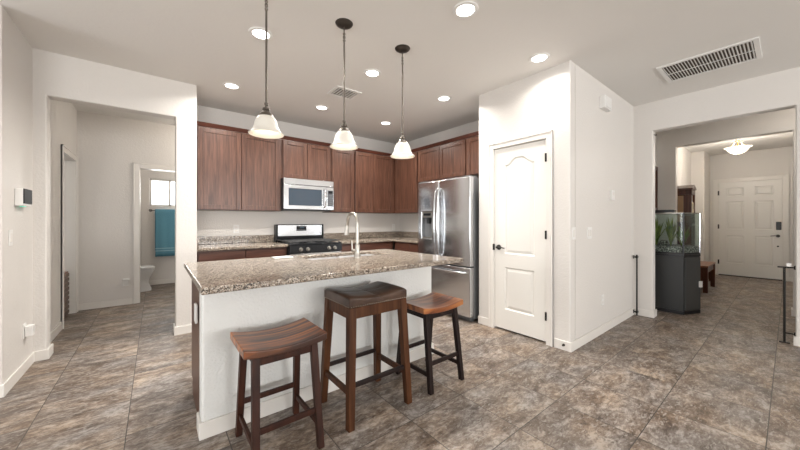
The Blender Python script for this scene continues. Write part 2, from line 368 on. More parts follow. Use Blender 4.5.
# windows
def window_frame(name, horiz, zs, at, axis, mull, t=0.05, d=0.06):
    m = MB(); u0, u1 = horiz; z0, z1 = zs
    def B(a, b, c, e):
        if axis == 'y': m.box(a, b, at - d / 2, at + d / 2, c, e)
        else: m.box(at - d / 2, at + d / 2, a, b, c, e)
    B(u0, u1, z0, z0 + t); B(u0, u1, z1 - t, z1); B(u0, u0 + t, z0, z1); B(u1 - t, u1, z0, z1)
    for x in mull: B(x - t / 2, x + t / 2, z0, z1)
    o = struct(m.build(name, 'trim', bevel=0.004))
    return o
wf = window_frame('window_1', (-0.085, 0.53), (1.51, 2.04), 7.66, 'y', [0.225], 0.035)
window_frame('window_2', (-3.9, -1.3), (0.35, 2.35), -6.06, 'y', [-2.6])
window_frame('window_3', (0.9, 3.5), (0.35, 2.35), -6.06, 'y', [2.2])
window_frame('window_4', (0.2, 3.2), (0.05, 2.25), -5.05, 'x', [1.2, 2.2])

# baseboards
BH = 0.088; BT = 0.014
def bb(name, x0, x1, y0, y1): return struct(MB().box(x0, x1, y0, y1, -0.01, BH).build(name, 'trim', bevel=0.006))
bb('baseboard_left', -0.84, -0.84 + BT, 3.405, 4.11)
bb('baseboard_left_return', -5.0, -0.826, 3.42 - BT, 3.42)
m = MB(); m.box(-0.84, -0.742, 4.11 - BT, 4.11, -0.01, BH); m.box(-0.757, -0.742, 4.11, 4.265, -0.01, BH); struct(m.build('baseboard_hallway_jamb', 'trim', bevel=0.004))
m = MB(); m.box(0.158, 0.38, 4.11 - BT, 4.11, -0.01, BH); m.box(0.158, 0.172, 4.11, 4.265, -0.01, BH); struct(m.build('baseboard_pillar', 'trim', bevel=0.004))
bb('baseboard_hallway_left', -0.84, -0.826, 4.25, 5.13)
bb('baseboard_hallway_back', -0.826, -0.265, 6.046, 6.06)
bb('baseboard_bath_back', -0.86, 1.3, 7.586, 7.6)
bb('baseboard_pantry_left', 3.046, 3.06, 2.183, 2.335)
m = MB(); m.box(3.046, 3.06, 1.269, 1.43, -0.01, BH); struct(m.build('baseboard_pantry_right', 'trim', bevel=0.006))
bb('baseboard_side', 3.06, 4.95, 1.269, 1.283)
bb('baseboard_right', 4.936, 4.95, 1.083, 1.269)
m = MB(); m.box(4.936, 5.095, 1.069, 1.083, -0.01, BH); struct(m.build('baseboard_right_jamb', 'trim', bevel=0.004))
m = MB(); m.box(4.936, 5.095, -0.035, -0.021, -0.01, BH); m.box(4.936, 4.95, -6.0, -0.035, -0.01, BH); struct(m.build('baseboard_right_near', 'trim', bevel=0.004))
m = MB(); m.box(6.436, 6.45, -0.65, -0.024, -0.01, BH); m.box(6.436, 6.595, -0.024, -0.01, -0.01, BH); struct(m.build('baseboard_foyer_jamb', 'trim', bevel=0.004))
bb('baseboard_foyer_left', 6.58, 9.29, 1.346, 1.36)
m = MB(); m.box(9.286, 9.3, 1.136, 1.36, -0.01, BH); m.box(9.3, 10.09, 1.136, 1.15, -0.01, BH); struct(m.build('baseboard_foyer_block', 'trim', bevel=0.004))
bb('baseboard_front', 10.086, 10.1, -0.22, 0.01)

# door casings
def casing(name, axis, at, u0, u1, zt, wd=0.065, t=0.016, sign=-1, depth=0.12, inset=0.01):
    m = MB()
    def B(a, b, c, e, d0=0, d1=t):
        lo, hi = sorted((at + sign * d1, at - sign * d0))
        if axis == 'x': m.box(lo, hi, a, b, c, e)
        else: m.box(a, b, lo, hi, c, e)
    B(u0 - wd, u0 + inset, -0.01, zt + wd); B(u1 - inset, u1 + wd, -0.01, zt + wd); B(u0 + inset, u1 - inset, zt - inset, zt + wd)
    for o_ in (0.012,):
        B(u0 - wd, u0 - wd + 0.014, -0.01, zt + wd, 0, t + 0.008); B(u1 + wd - 0.014, u1 + wd, -0.01, zt + wd, 0, t + 0.008); B(u0 - wd, u1 + wd, zt + wd - 0.014, zt + wd, 0, t + 0.008)
    # inner jamb lining
    B(u0, u0 + 0.012, -0.01, zt, depth, 0); B(u1 - 0.012, u1, -0.01, zt, depth, 0); B(u0, u1, zt - 0.012, zt, depth, 0)
    return struct(m.build(name, 'trim', bevel=0.003))
casing('trim_pantry_door', 'x', 3.06, 1.497, 2.127, 2.062, 0.055, depth=0.11)
casing('trim_bath_door', 'y', 6.06, -0.19, 0.60, 2.03, depth=0.11)
casing('trim_hallway_door', 'x', -0.84, 5.20, 5.93, 2.035, sign=1, depth=0.17)
casing('trim_front_door', 'x', 10.1, 0.085, 1.022, 2.10, 0.075, depth=0.12)

# ---- doors
def panel_outline(y0, y1, z0, z1, arch=0.0, n=28):
    pts = [(y0, z0), (y1, z0)]
    if arch <= 0: return pts + [(y1, z1), (y0, z1)]
    pts.append((y1, z1 - arch))
    for k in range(1, n):
        u = k / n
        # camel arch: flat shoulders, S curve to a raised centre
        v_ = min(u, 1 - u); q_ = min(max((v_ - 0.05) / 0.36, 0), 1); s_ = 0.88 * (3 * q_ * q_ - 2 * q_ ** 3) + 0.12 * math.sin(PI * u)
        pts.append((y1 + (y0 - y1) * u, z1 - arch + arch * s_))
    pts.append((y0, z1 - arch))
    return pts
def inset_pts(pts, d):
    c = [sum(p[0] for p in pts) / len(pts), sum(p[1] for p in pts) / len(pts)]
    w_ = max(p[0] for p in pts) - min(p[0] for p in pts); h_ = max(p[1] for p in pts) - min(p[1] for p in pts)
    cx_ = (max(p[0] for p in pts) + min(p[0] for p in pts)) / 2; cz_ = (max(p[1] for p in pts) + min(p[1] for p in pts)) / 2
    return [(cx_ + (p[0] - cx_) * (1 - 2 * d / w_), cz_ + (p[1] - cz_) * (1 - 2 * d / h_)) for p in pts]
def panel_door(m, x, y0, y1, z0, z1, panels, thick=0.035):
    """door slab facing -x at x with moulded raised panels"""
    bm = m.bm
    m.box(x + 0.012, x + thick, y0, y1, z0, z1)
    # face skin with moulded panels: loops of the panel go in and out
    outer = [bm.verts.new((x, p[0], p[1])) for p in ((y0, z0), (y1, z0), (y1, z1), (y0, z1))]
    edges = [bm.edges.new((outer[i], outer[(i + 1) % 4])) for i in range(4)]
    loops = []
    for (a, b, c, d, arch) in panels:
        o1 = panel_outline(a, b, c, d, arch); vs = [bm.verts.new((x, p[0], p[1])) for p in o1]
        edges += [bm.edges.new((vs[i], vs[(i + 1) % len(vs)])) for i in range(len(vs))]
        prev = vs
        for ins, dep in ((0.012, 0.011), (0.022, 0.011), (0.045, 0.003)):
            q = [bm.verts.new((x + dep, p[0], p[1])) for p in inset_pts(o1, ins)]
            for i in range(len(q)): bm.faces.new((prev[i], prev[(i + 1) % len(q)], q[(i + 1) % len(q)], q[i]))
            prev = q
        bm.faces.new(prev)
    bmesh.ops.triangle_fill(bm, edges=edges, use_beauty=True, use_dissolve=False)
    back = [bm.verts.new((x + 0.012, p[0], p[1])) for p in ((y0, z0), (y1, z0), (y1, z1), (y0, z1))]
    for i in range(4): bm.faces.new((outer[i], outer[(i + 1) % 4], back[(i + 1) % 4], back[i]))
    return m
d1 = struct(panel_door(MB(), 3.068, 1.512, 2.113, 0.020, 2.045, [(1.638, 1.985, 0.862, 1.925, 0.075), (1.638, 1.985, 0.24, 0.712, 0)]).build('door_1', 'door', recalc=True, smooth=False))
def lever(parent, x, y, z, dy, mat='black_metal'):
    m = MB(); m.lathe([(0.0, -0.010), (0.026, -0.010), (0.030, -0.004), (0.030, 0.0)], (x, y, z), 20, 'x')
    m.cyl((x - 0.006, y, z), (x - 0.05, y, z), 0.009)
    m.tube([(x - 0.047, y - 0.006 * (1 if dy > 0 else -1), z), (x - 0.05, y + dy * 0.4, z + 0.004), (x - 0.048, y + dy, z - 0.004)], [0.010, 0.008, 0.007])
    return m.build('door_handle', mat, parent)
h = lever(d1, 3.068, 2.058, 0.93, -0.10); h['label'] = 'dark bronze lever handle'
for z in (0.28, 1.09, 1.86):
    MB().box(3.034, 3.068, 1.498, 1.514, z - 0.042, z + 0.042).build('hinge', 'black_metal', d1, 0.002)
MB().box(3.040, 3.068, 2.112, 2.122, 0.895, 0.965).build('strike_plate', 'black_metal', d1)
ps = []
ya, yb = 0.095, 1.012
for (a, b) in ((0.215, 0.475), (0.632, 0.892)):
    ps += [(a, b, 0.28, 0.90, 0), (a, b, 1.04, 1.66, 0), (a, b, 1.78, 1.97, 0)]
d2 = struct(panel_door(MB(), 10.112, ya, yb, 0.02, 2.09, ps, 0.04).build('door_2', 'door', smooth=False))
h = lever(d2, 10.112, 0.155, 0.915, 0.10); h['label'] = 'black lever handle'
MB().box(10.085, 10.112, 0.11, 0.18, 1.04, 1.21).build('keypad_lock', 'black', d2, 0.008)
m = MB(); m.lathe([(0.0, -0.006), (0.014, -0.006), (0.016, 0)], (10.112, 0.155, 0.70), 16, 'x'); m.build('door_viewer', 'black_metal', d2)
for z in (0.30, 1.10, 1.86): MB().box(10.072, 10.112, 1.004, 1.026, z - 0.05, z + 0.05).build('hinge', 'black_metal', d2)
struct(MB().box(10.05, 10.12, 0.095, 1.012, -0.01, 0.018).build('trim_threshold', 'bronze'))

# ================================================================ CEILING FITTINGS
xs = [0.670, 1.740, 2.790]; ys = [1.442, 2.650, 3.875]
LBL = {(1, 0): 'round recessed ceiling light nearest the middle pendant canopy', (0, 1): 'round recessed ceiling light glowing behind the left pendant rod',
       (2, 0): 'round recessed ceiling light above the white pantry door wall', (1, 1): 'round recessed ceiling light between the middle and right pendant rods',
       (0, 2): 'round recessed ceiling light nearest the hallway pillar', (2, 1): 'round recessed ceiling light in front of the fridge, right of the right pendant',
       (1, 2): 'round recessed ceiling light over the microwave, left of the small vent', (2, 2): 'farthest round recessed ceiling light, by the kitchen corner'}
def downlight(x, y, label, power):
    t = thing('recessed_light', label, 'ceiling light', (x, y, CH), 0, 'recessed ceiling lights')
    MB().lathe([(0.062, -0.002), (0.066, -0.008), (0.088, -0.006), (0.092, 0.0)], seg=36).build('trim_ring', 'white', t)
    MB().lathe([(0.0, -0.004), (0.064, -0.004), (0.064, 0.0)], seg=36).build('lens', 'can_light', t)
    l = bpy.data.lights.new('lamp', 'AREA'); l.shape = 'DISK'; l.size = 0.12; l.energy = power; l.color = (1.0, 0.96, 0.90); l.spread = math.radians(150)
    o = bpy.data.objects.new('lamp', l); COL.objects.link(o); o.parent = t; o.location = (0, 0, -0.012)
for (i, j), lb in LBL.items(): downlight(xs[i], ys[j], lb, 7.0 if j == 0 else 21.0)

def pendant(x, y, label):
    t = thing('pendant_light', label, 'pendant light', (x, y, CH), 0, 'pendant lights over the island')
    MB().lathe([(0, -0.028), (0.02, -0.027), (0.045, -0.020), (0.063, -0.008), (0.067, 0.0)], seg=36).build('canopy', 'bronze', t)
    m = MB(); m.cyl((0, 0, -0.02), (0, 0, -0.075), 0.005)
    m.lathe([(0, -0.070), (0.009, -0.074), (0.010, -0.085), (0.006, -0.092), (0.010, -0.100), (0.010, -0.112), (0.006, -0.118)], seg=16)
    m.lathe([(0.008, -0.125), (0.011, -0.130), (0.008, -0.138)], seg=16)
    m.build('swivel_link', 'pewter', t)
    m = MB(); m.cyl((0, 0, -0.115), (0, 0, -0.7430), 0.0065, 14); m.build('rod', 'pewter', t)
    m = MB(); m.lathe([(0.0065, -0.7380), (0.012, -0.7430), (0.012, -0.7560), (0.007, -0.7620), (0.010, -0.7730), (0.022, -0.7780), (0.024, -0.7880), (0.017, -0.7940), (0.019, -0.8000), (0.036, -0.8100), (0.044, -0.8220), (0.046, -0.8338), (0.036, -0.8356)], seg=28)
    m.build('cap', 'pewter', t)
    prof = [(0.034, -0.8260), (0.050, -0.8340), (0.062, -0.8500), (0.069, -0.8700), (0.074, -0.8940), (0.081, -0.9150), (0.093, -0.9320), (0.108, -0.9440), (0.106, -0.9480), (0.090, -0.9365), (0.077, -0.9180), (0.070, -0.8950), (0.065, -0.8715), (0.058, -0.8530), (0.047, -0.8390)]
    MB().lathe(prof, seg=40).build('lamp_shade', 'shade', t, recalc=False)
    MB().lathe([(0, -0.9080), (0.018, -0.9014), (0.026, -0.8845), (0.024, -0.8657), (0.014, -0.8488), (0.012, -0.8375)], seg=18).build('bulb', 'bulb', t)
    l = bpy.data.lights.new('lamp', 'POINT'); l.energy = 0.4; l.color = (1, 0.86, 0.68); l.shadow_soft_size = 0.03
    o = bpy.data.objects.new('lamp', l); COL.objects.link(o); o.parent = t; o.location = (0, 0, -0.9315)
pendant(0.568, 2.12, 'left bell shaped white glass pendant on a long bronze rod above the island')
pendant(1.134, 2.12, 'middle bell shaped white glass pendant with round dark canopy above the island')
pendant(1.700, 2.11, 'right bell shaped white glass pendant above the fridge end of the island')

# return air grille
t = thing('return_air_vent', 'large white rectangular return air grille in the ceiling at right', 'vent', (4.1275, 0.489, CH))
hx, hy = 0.258, 0.332
m = MB().sheet_holes([-hx, -hx + 0.035, hx - 0.035, hx], [-hy, -hy + 0.035, hy - 0.035, hy], -0.012, 0.0, [(1, 1)]); m.build('frame', 'white', t, 0.003)
MB().box(-hx + 0.03, hx - 0.03, -hy + 0.03, hy - 0.03, -0.0015, -0.0005).build('backing', 'vent_dark', t)
n = 27
for k in range(n):
    y = -hy + 0.045 + (2 * hy - 0.09) * k / (n - 1)
    m = MB(); m.hexa([(-hx + 0.035, y - 0.0055, -0.011), (hx - 0.035, y - 0.0055, -0.011), (hx - 0.035, y - 0.000, -0.011), (-hx + 0.035, y - 0.000, -0.011)],
                     [(-hx + 0.035, y + 0.002, -0.002), (hx - 0.035, y + 0.002, -0.002), (hx - 0.035, y + 0.0065, -0.002), (-hx + 0.035, y + 0.0065, -0.002)])
    m.build('slat', 'white', t)
MB().box(-0.005, 0.005, -hy + 0.035, hy - 0.035, -0.0125, -0.009).build('centre_bar', 'white', t)
t = thing('supply_vent', 'small square white supply vent in the kitchen ceiling behind the middle pendant', 'vent', (1.75, 3.27, CH))
MB().sheet_holes([-0.16, -0.125, 0.125, 0.16], [-0.14, -0.105, 0.105, 0.14], -0.01, 0.0, [(1, 1)]).build('frame', 'white', t, 0.003)
MB().box(-0.13, 0.13, -0.11, 0.11, -0.0015, -0.0005).build('backing', 'vent_dark', t)
for k in range(7):
    x = -0.105 + 0.21 * k / 6
    MB().box(x - 0.005, x + 0.005, -0.105, 0.105, -0.011, -0.003).build('slat', 'white', t)

# foyer bowl light
t = thing('bowl_ceiling_light', 'glowing white glass bowl ceiling light on a gold stem in the entry', 'ceiling light', (8.1, 0.575, CH))
m = MB(); m.lathe([(0, -0.03), (0.04, -0.028), (0.06, -0.01), (0.062, 0)], seg=28); m.build('canopy', 'brass', t)
m = MB(); m.lathe([(0.006, -0.03), (0.012, -0.05), (0.022, -0.065), (0.012, -0.08), (0.02, -0.10), (0.008, -0.12), (0.006, -0.22)], seg=18)
for a in range(3):
    c, s_ = math.cos(a * 2.094), math.sin(a * 2.094)
    m.tube([(0.02 * c, 0.02 * s_, -0.10), (0.05 * c, 0.05 * s_, -0.12), (0.06 * c, 0.06 * s_, -0.16), (0.13 * c, 0.13 * s_, -0.215)], 0.005, 8)
m.build('stem', 'brass', t)
prof = [(0.0, -0.325), (0.05, -0.318), (0.09, -0.298), (0.125, -0.262), (0.145, -0.225), (0.172, -0.212), (0.172, -0.207), (0.14, -0.219), (0.120, -0.257), (0.085, -0.291), (0.05, -0.310), (0, -0.317)]
MB().lathe(prof, seg=44).build('glass_bowl', 'bowl_glass', t, recalc=False)
MB().lathe([(0, -0.345), (0.010, -0.338), (0.012, -0.325), (0.006, -0.313)], seg=14).build('finial', 'pewter', t)
l = bpy.data.lights.new('lamp', 'POINT'); l.energy = 15; l.color = (1, 0.92, 0.8); l.shadow_soft_size = 0.06
o = bpy.data.objects.new('lamp', l); COL.objects.link(o); o.parent = t; o.location = (0, 0, -0.17)
l = bpy.data.lights.new('lamp', 'POINT'); l.energy = 22; l.color = (1, 0.93, 0.84); l.shadow_soft_size = 0.15
o = bpy.data.objects.new('lamp', l); COL.objects.link(o); o.parent = t; o.location = (0, 0, -0.5)
# added unseen fill lamps that brighten the hallway, bath, side room and lobby
def flush(x, y, z, p, label):
    t = thing('unseen_fill_light', label, 'ceiling light', (x, y, z))
    MB().lathe([(0, -0.06), (0.08, -0.05), (0.11, -0.02), (0.115, 0)], seg=24).build('diffuser', 'shade', t)
    l = bpy.data.lights.new('lamp', 'POINT'); l.energy = p; l.color = (1, 0.93, 0.84); l.shadow_soft_size = 0.1
    o = bpy.data.objects.new('lamp', l); COL.objects.link(o); o.parent = t; o.location = (0, 0, -0.16)
flush(-1.7, 5.9, CH, 12, 'added unseen round fill light in the room off the side hallway')
flush(0.9, 5.45, CH, 22, 'added unseen round fill light in the side hallway')
flush(0.85, 6.7, CH, 14, 'added unseen round fill light in the bathroom')
flush(5.75, -0.35, CH, 9, 'added unseen round fill light in the lobby by the aquarium')

# ================================================================ KITCHEN CABINETS
def shaker(m, u0, u1, z0, z1, face, axis, fr=0.058, t=0.02):
    """door with frame and recessed panel; the face looks towards -axis"""
    def B(a, b, c, e, d0, d1):
        if axis == 'y': m.box(a, b, face + d0, face + d1, c, e)
        else: m.box(face + d0, face + d1, a, b, c, e)
    B(u0, u0 + fr, z0, z1, 0, t); B(u1 - fr, u1, z0, z1, 0, t); B(u0 + fr, u1 - fr, z0, z0 + fr, 0, t); B(u0 + fr, u1 - fr, z1 - fr, z1, 0, t)
    B(u0 + fr - 0.002, u1 - fr + 0.002, z0 + fr - 0.002, z1 - fr + 0.002, 0.009, t - 0.003)
    return m
FY = 4.45; FX = 3.41; CT = 2.385; CB = 1.365
def cabinet(name, label, axis, u0, u1, z0, z1, doors, depth_end, kind='door', group=None):
    f = (FY if axis == 'y' else FX) + 0.022
    cx_ = (u0 + u1) / 2
    loc = (cx_, f, z0) if axis == 'y' else (f, cx_, z0)
    t = thing(name, label, 'cabinet', loc, 0, group)
    m = MB(); dp = depth_end - f
    if axis == 'y': m.box(u0 - cx_, u1 - cx_, 0, dp, 0, z1 - z0)
    else: m.box(0, dp, u0 - cx_, u1 - cx_, 0, z1 - z0)
    m.build('body', 'cab', t, 0.002)
    for a, b in doors:
        d = shaker(MB(), a - cx_ + 0.003, b - cx_ - 0.003, 0.008, z1 - z0 - 0.008, -0.022, axis)
        d.build('door', 'cab', t, 0.003)
    return t
GU = 'upper kitchen cabinets'
cabinet('upper_cabinet', 'cherry wood double upper cabinet left of the microwave', 'y', 0.372, 1.398, CB, CT, [(0.40, 0.885), (0.885, 1.375)], 4.796, group=GU)
cabinet('upper_cabinet', 'short cherry wood double cabinet directly above the microwave', 'y', 1.400, 2.160, 1.835, CT, [(1.415, 1.776), (1.776, 2.145)], 4.796, group=GU)
cabinet('upper_cabinet', 'narrow single door cherry upper cabinet just right of the microwave', 'y', 2.162, 2.575, CB, CT, [(2.172, 2.565)], 4.796, group=GU)
cabinet('upper_cabinet', 'cherry wood double upper cabinet in the kitchen corner, behind the right pendant', 'y', 2.577, 3.43, CB, CT, [(2.585, 2.955), (2.955, 3.375)], 4.796, group=GU)
cabinet('upper_cabinet', 'full height cherry upper cabinet beside the fridge, on the right kitchen wall', 'x', 3.846, 4.47, CB, CT, [(3.855, 4.455)], 3.796, group=GU)
cabinet('upper_cabinet', 'short cherry wood double cabinet directly above the fridge', 'x', 2.822, 3.842, 1.86, CT, [(3.342, 3.832), (2.832, 3.337)], 3.796, group=GU)
cabinet('upper_cabinet', 'short cherry end cabinet next to the pantry wall, right of those above the fridge', 'x', 2.33, 2.818, 1.86, CT, [(2.335, 2.812)], 3.796, group=GU)
t = thing('crown_molding', 'dark cherry crown molding running along the tops of the upper cabinets', 'molding', (1.9, 4.45, CT))
m = MB()
prof = [(0.0, 0.002), (-0.012, 0.002), (-0.018, 0.012), (-0.045, 0.035), (-0.05, 0.045), (0.0, 0.045)]
def pr(v, off): return v
m.prism([(4.472 + a - 4.45, z) for a, z in prof], 'x', 0.372 - 1.9, 3.435 - 1.9)
m.prism([(3.432 + a - 1.9, z) for a, z in prof], 'y', 2.325 - 4.45, 4.47 - 4.45)
m.build('molding_profile', 'crown', t)

# base cabinets
CZ = 0.92; CT0 = 0.885
def base_cab(label, axis, u0, u1, face, end, fronts):
    cx_ = (u0 + u1) / 2
    t = thing('base_cabinet', label, 'cabinet', (cx_, face, 0) if axis == 'y' else (face, cx_, 0), 0, 'base kitchen cabinets')
    def mk(a, b, d0, d1, z0, z1):
        m = MB()
        if axis == 'y': m.box(a - cx_, b - cx_, d0, d1, z0, z1)
        else: m.box(d0, d1, a - cx_, b - cx_, z0, z1)
        return m
    mk(u0, u1, 0.02, end - face, 0.10, CT0 - 0.002).build('body', 'cab', t)
    mk(u0, u1, 0.08, end - face, 0.0, 0.10).build('toe_kick', 'cab', t)
    for a, b in fronts:
        mk(a + 0.004, b - 0.004, 0, 0.02, 0.72, 0.865).build('drawer', 'cab_h', t, 0.004)
        shaker(MB(), a - cx_ + 0.004, b - cx_ - 0.004, 0.12, 0.705, 0, axis).build('door', 'cab', t, 0.003)
    return t
base_cab('cherry base cabinet left of the range under the granite counter', 'y', 0.372, 1.382, 4.17, 4.796, [(0.385, 0.875), (0.875, 1.37)])
base_cab('cherry base cabinet right of the range, running to the kitchen corner', 'y', 2.152, 3.165, 4.17, 4.796, [(2.16, 2.50), (2.50, 3.14)])
base_cab('cherry base cabinet on the right kitchen wall beside the fridge', 'x', 3.33, 4.168, 3.17, 3.796, [(3.34, 3.75), (3.75, 4.14)])
t = thing('granite_countertop', 'speckled granite counter with backsplash left of the range', 'countertop', (0.87, 4.47, CT0))
m = MB(); m.box(0.368 - 0.87, 1.384 - 0.87, 4.135 - 4.47, 4.797 - 4.47, 0, 0.035); m.build('slab', 'granite', t, 0.006)
m = MB(); m.box(0.368 - 0.87, 1.384 - 0.87, 4.775 - 4.47, 4.797 - 4.47, 0.036, 0.138); m.build('backsplash', 'granite', t, 0.003)
m = MB(); m.box(0.368 - 0.87, 0.390 - 0.87, 4.15 - 4.47, 4.774 - 4.47, 0.036, 0.138); m.build('backsplash', 'granite', t, 0.003)
t = thing('granite_countertop', 'L shaped speckled granite counter with backsplash in the kitchen corner', 'countertop', (2.9, 4.3, CT0))
m = MB(); m.prism([(2.150, 4.135), (3.135, 4.135), (3.135, 3.325), (3.797, 3.325), (3.797, 4.797), (2.150, 4.797)], 'z', 0, 0.035)
for v in m.bm.verts: v.co.x -= 2.9; v.co.y -= 4.3
m.build('slab', 'granite', t, 0.006)
m = MB(); m.box(2.150 - 2.9, 3.797 - 2.9, 4.775 - 4.3, 4.797 - 4.3, 0.036, 0.138); m.build('backsplash', 'granite', t, 0.003)
m = MB(); m.box(3.775 - 2.9, 3.797 - 2.9, 3.325 - 4.3, 4.774 - 4.3, 0.036, 0.138); m.build('backsplash', 'granite', t, 0.003)

# ---- range
t = thing('gas_range', 'black and stainless gas range set between the granite counters', 'stove', (1.766, 4.10, 0))
A, B_ = -0.378, 0.378
MB().box(A, B_, 0.02, 0.69, 0.06, 0.90).build('body', 'black', t)
MB().box(A, B_, -0.02, 0.66, 0.90, 0.918).build('cooktop', 'black_gloss', t, 0.004)
m = MB(); m.hexa([(A, -0.03, 0.80), (B_, -0.03, 0.80), (B_, 0.02, 0.80), (A, 0.02, 0.80)], [(A, -0.02, 0.90), (B_, -0.02, 0.90), (B_, 0.02, 0.90), (A, 0.02, 0.90)]); m.build('control_panel', 'black_gloss', t, 0.004)
for x in (-0.235, -0.138, 0.0, 0.171, 0.264):
    if x == 0.0: continue
    m = MB(); m.lathe([(0, -0.038), (0.016, -0.038), (0.020, -0.012), (0.025, -0.010), (0.026, 0.0)], (x, -0.027, 0.845), 20, 'y')
    k = m.build('knob', 'nickel', t)
    MB().box(x - 0.003, x + 0.003, -0.068, -0.064, 0.845, 0.862).build('knob_pointer', 'black', k)
d = MB().box(A + 0.005, B_ - 0.005, -0.03, 0.02, 0.22, 0.79).build('oven_door', 'steel', t, 0.006)
MB().box(-0.25, 0.25, -0.033, -0.029, 0.34, 0.66).build('oven_window', 'black_gloss', d)
m = MB(); m.cyl((-0.32, -0.075, 0.745), (0.32, -0.075, 0.745), 0.012); m.cyl((-0.30, -0.075, 0.745), (-0.30, -0.03, 0.745), 0.009); m.cyl((0.30, -0.075, 0.745), (0.30, -0.03, 0.745), 0.009); m.build('oven_handle', 'nickel', d)
MB().box(A + 0.005, B_ - 0.005, -0.03, 0.02, 0.07, 0.21).build('warming_drawer', 'steel', t, 0.006)
bgd = MB().box(A, B_, 0.60, 0.69, 0.918, 1.175).build('backguard', 'black_gloss', t, 0.008)
MB().box(A + 0.035, B_ - 0.035, 0.592, 0.60, 1.00, 1.165).build('backguard_panel', 'steel', bgd, 0.003)
MB().box(-0.07, 0.085, 0.586, 0.592, 1.075, 1.15).build('display', 'black_gloss', bgd, 0.002)
for k in range(5):
    MB().box(-0.06 + 0.028 * k, -0.045 + 0.028 * k, 0.583, 0.5865, 1.085, 1.095).build('button', 'grey', bgd)
MB().box(-0.02, 0.05, 0.583, 0.5865, 1.115, 1.14).build('clock_screen', simple('clock_screen', (0.03, 0.06, 0.08), 0.1), bgd)
for cx_ in (-0.245, 0.0, 0.245):
    m = MB(); r0, r1, y0, y1, z = cx_ - 0.115, cx_ + 0.115, 0.03, 0.57, 0.945
    for (p, q) in (((r0, y0, z), (r1, y0, z)), ((r0, y1, z), (r1, y1, z)), ((r0, y0, z), (r0, y1, z)), ((r1, y0, z), (r1, y1, z)), ((r0, 0.3, z), (r1, 0.3, z)), ((cx_, y0, z), (cx_, y1, z)), ((r0, 0.165, z), (r1, 0.165, z)), ((r0, 0.435, z), (r1, 0.435, z))):
        m.cyl(p, q, 0.007, 6)
    for x in (r0, r1):
        for y in (y0, 0.3, y1): m.cyl((x, y, z), (x, y, 0.918), 0.007, 6)
    m.build('grate', 'grate', t)
    for y in (0.165, 0.435):
        if cx_ == 0.0 and y > 0.3: continue
        MB().lathe([(0, 0.938), (0.030, 0.938), (0.034, 0.930), (0.045, 0.926), (0.048, 0.918)], (cx_, y, 0), 22).build('burner', 'grate', t)

# ---- microwave
t = thing('microwave', 'stainless steel over the range microwave with a dark window', 'microwave', (1.776, 4.36, 1.39))
A, B_ = -0.378, 0.378
MB().box(A, B_, 0.03, 0.43, 0.0, 0.44).build('body', 'black', t, 0.004)
MB().box(A, B_, 0.0, 0.03, 0.355, 0.44).build('vent_strip', 'steel', t, 0.006)
d = MB().sheet_holes([A, A + 0.07, 0.185, 0.262], [0.005, 0.06, 0.30, 0.35], 0, 0.03, [(1, 1)])
for v in d.bm.verts: v.co = (v.co.x, v.co.z, v.co.y)
d = d.build('door', 'steel', t, 0.004)
MB().box(A + 0.065, 0.19, 0.006, 0.028, 0.055, 0.305).build('door_window', simple('microwave_glass', (0.035, 0.05, 0.07), 0.12), d)
m = MB(); m.tube([(0.222, 0.0, 0.035), (0.222, -0.035, 0.06), (0.222, -0.045, 0.18), (0.222, -0.035, 0.30), (0.222, 0.0, 0.325)], 0.011, 12); m.build('handle', 'chrome', d)
cp = MB().box(0.264, B_, 0.0, 0.03, 0.005, 0.35).build('control_panel', 'steel', t, 0.004)
MB().box(0.278, 0.366, -0.002, 0.002, 0.06, 0.30).build('keypad', simple('keypad_grey', (0.06, 0.065, 0.075), 0.3), cp)
MB().box(0.290, 0.354, -0.004, -0.001, 0.255, 0.29).build('display', 'black_gloss', cp)
for r in range(5):
    for c in range(3): MB().box(0.288 + c * 0.025, 0.304 + c * 0.025, -0.004, -0.001, 0.075 + r * 0.034, 0.095 + r * 0.034).build('button', 'grey', cp)
MB().box(A + 0.03, B_ - 0.03, 0.05, 0.40, -0.012, 0.0).build('underside_grille', 'black', t)

# ---- refrigerator
t = thing('refrigerator', 'stainless french door refrigerator with a water dispenser and bottom freezer', 'refrigerator', (2.95, 2.842, 0))
Y0, Y1 = -0.466, 0.466
MB().box(0.085, 0.80, Y0 + 0.005, Y1 - 0.005, 0.03, 1.755).build('body', 'steel_side', t, 0.006)
MB().box(0.05, 0.12, Y0 + 0.03, Y1 - 0.03, 0.0, 0.06).build('base_grille', 'grey', t, 0.01)
MB().box(0.02, 0.16, Y0 + 0.02, Y0 + 0.12, 1.755, 1.78).build('hinge_cover', 'steel_side', t, 0.006)
MB().box(0.02, 0.16, Y1 - 0.12, Y1 - 0.02, 1.755, 1.78).build('hinge_cover', 'steel_side', t, 0.006)
def bulge(m, a, b, amt=0.012):
    for v in m.bm.verts:
        if v.co.x < 0.01:
            u = (v.co.y - a) / (b - a) * 2 - 1; v.co.x -= amt * (1 - u * u)
    return m
def lin(a, b, n): return [a + (b - a) * k / n for k in range(n + 1)]
def yz(m):
    for v in m.bm.verts: v.co = (v.co.z, v.co.x, v.co.y)
    return m
rd = bulge(yz(MB().sheet_holes(lin(Y0, 0.042, 14), [0.675, 1.765], 0, 0.078, [])), Y0, 0.042).build('door', 'steel', t, 0.010, 3)
yl = lin(0.050, 0.180, 4) + lin(0.180, 0.382, 6)[1:] + lin(0.382, Y1, 3)[1:]
m = bulge(yz(MB().sheet_holes(yl, [0.675, 0.985, 1.355, 1.765], 0, 0.078, [(k, 1) for k in range(4, 10)])), 0.05, Y1)
ld = m.build('door', 'steel', t, 0.010, 3)
m = MB(); m.box(0.060, 0.076, 0.180, 0.382, 0.985, 1.355); m.build('dispenser_recess', 'grey', ld)
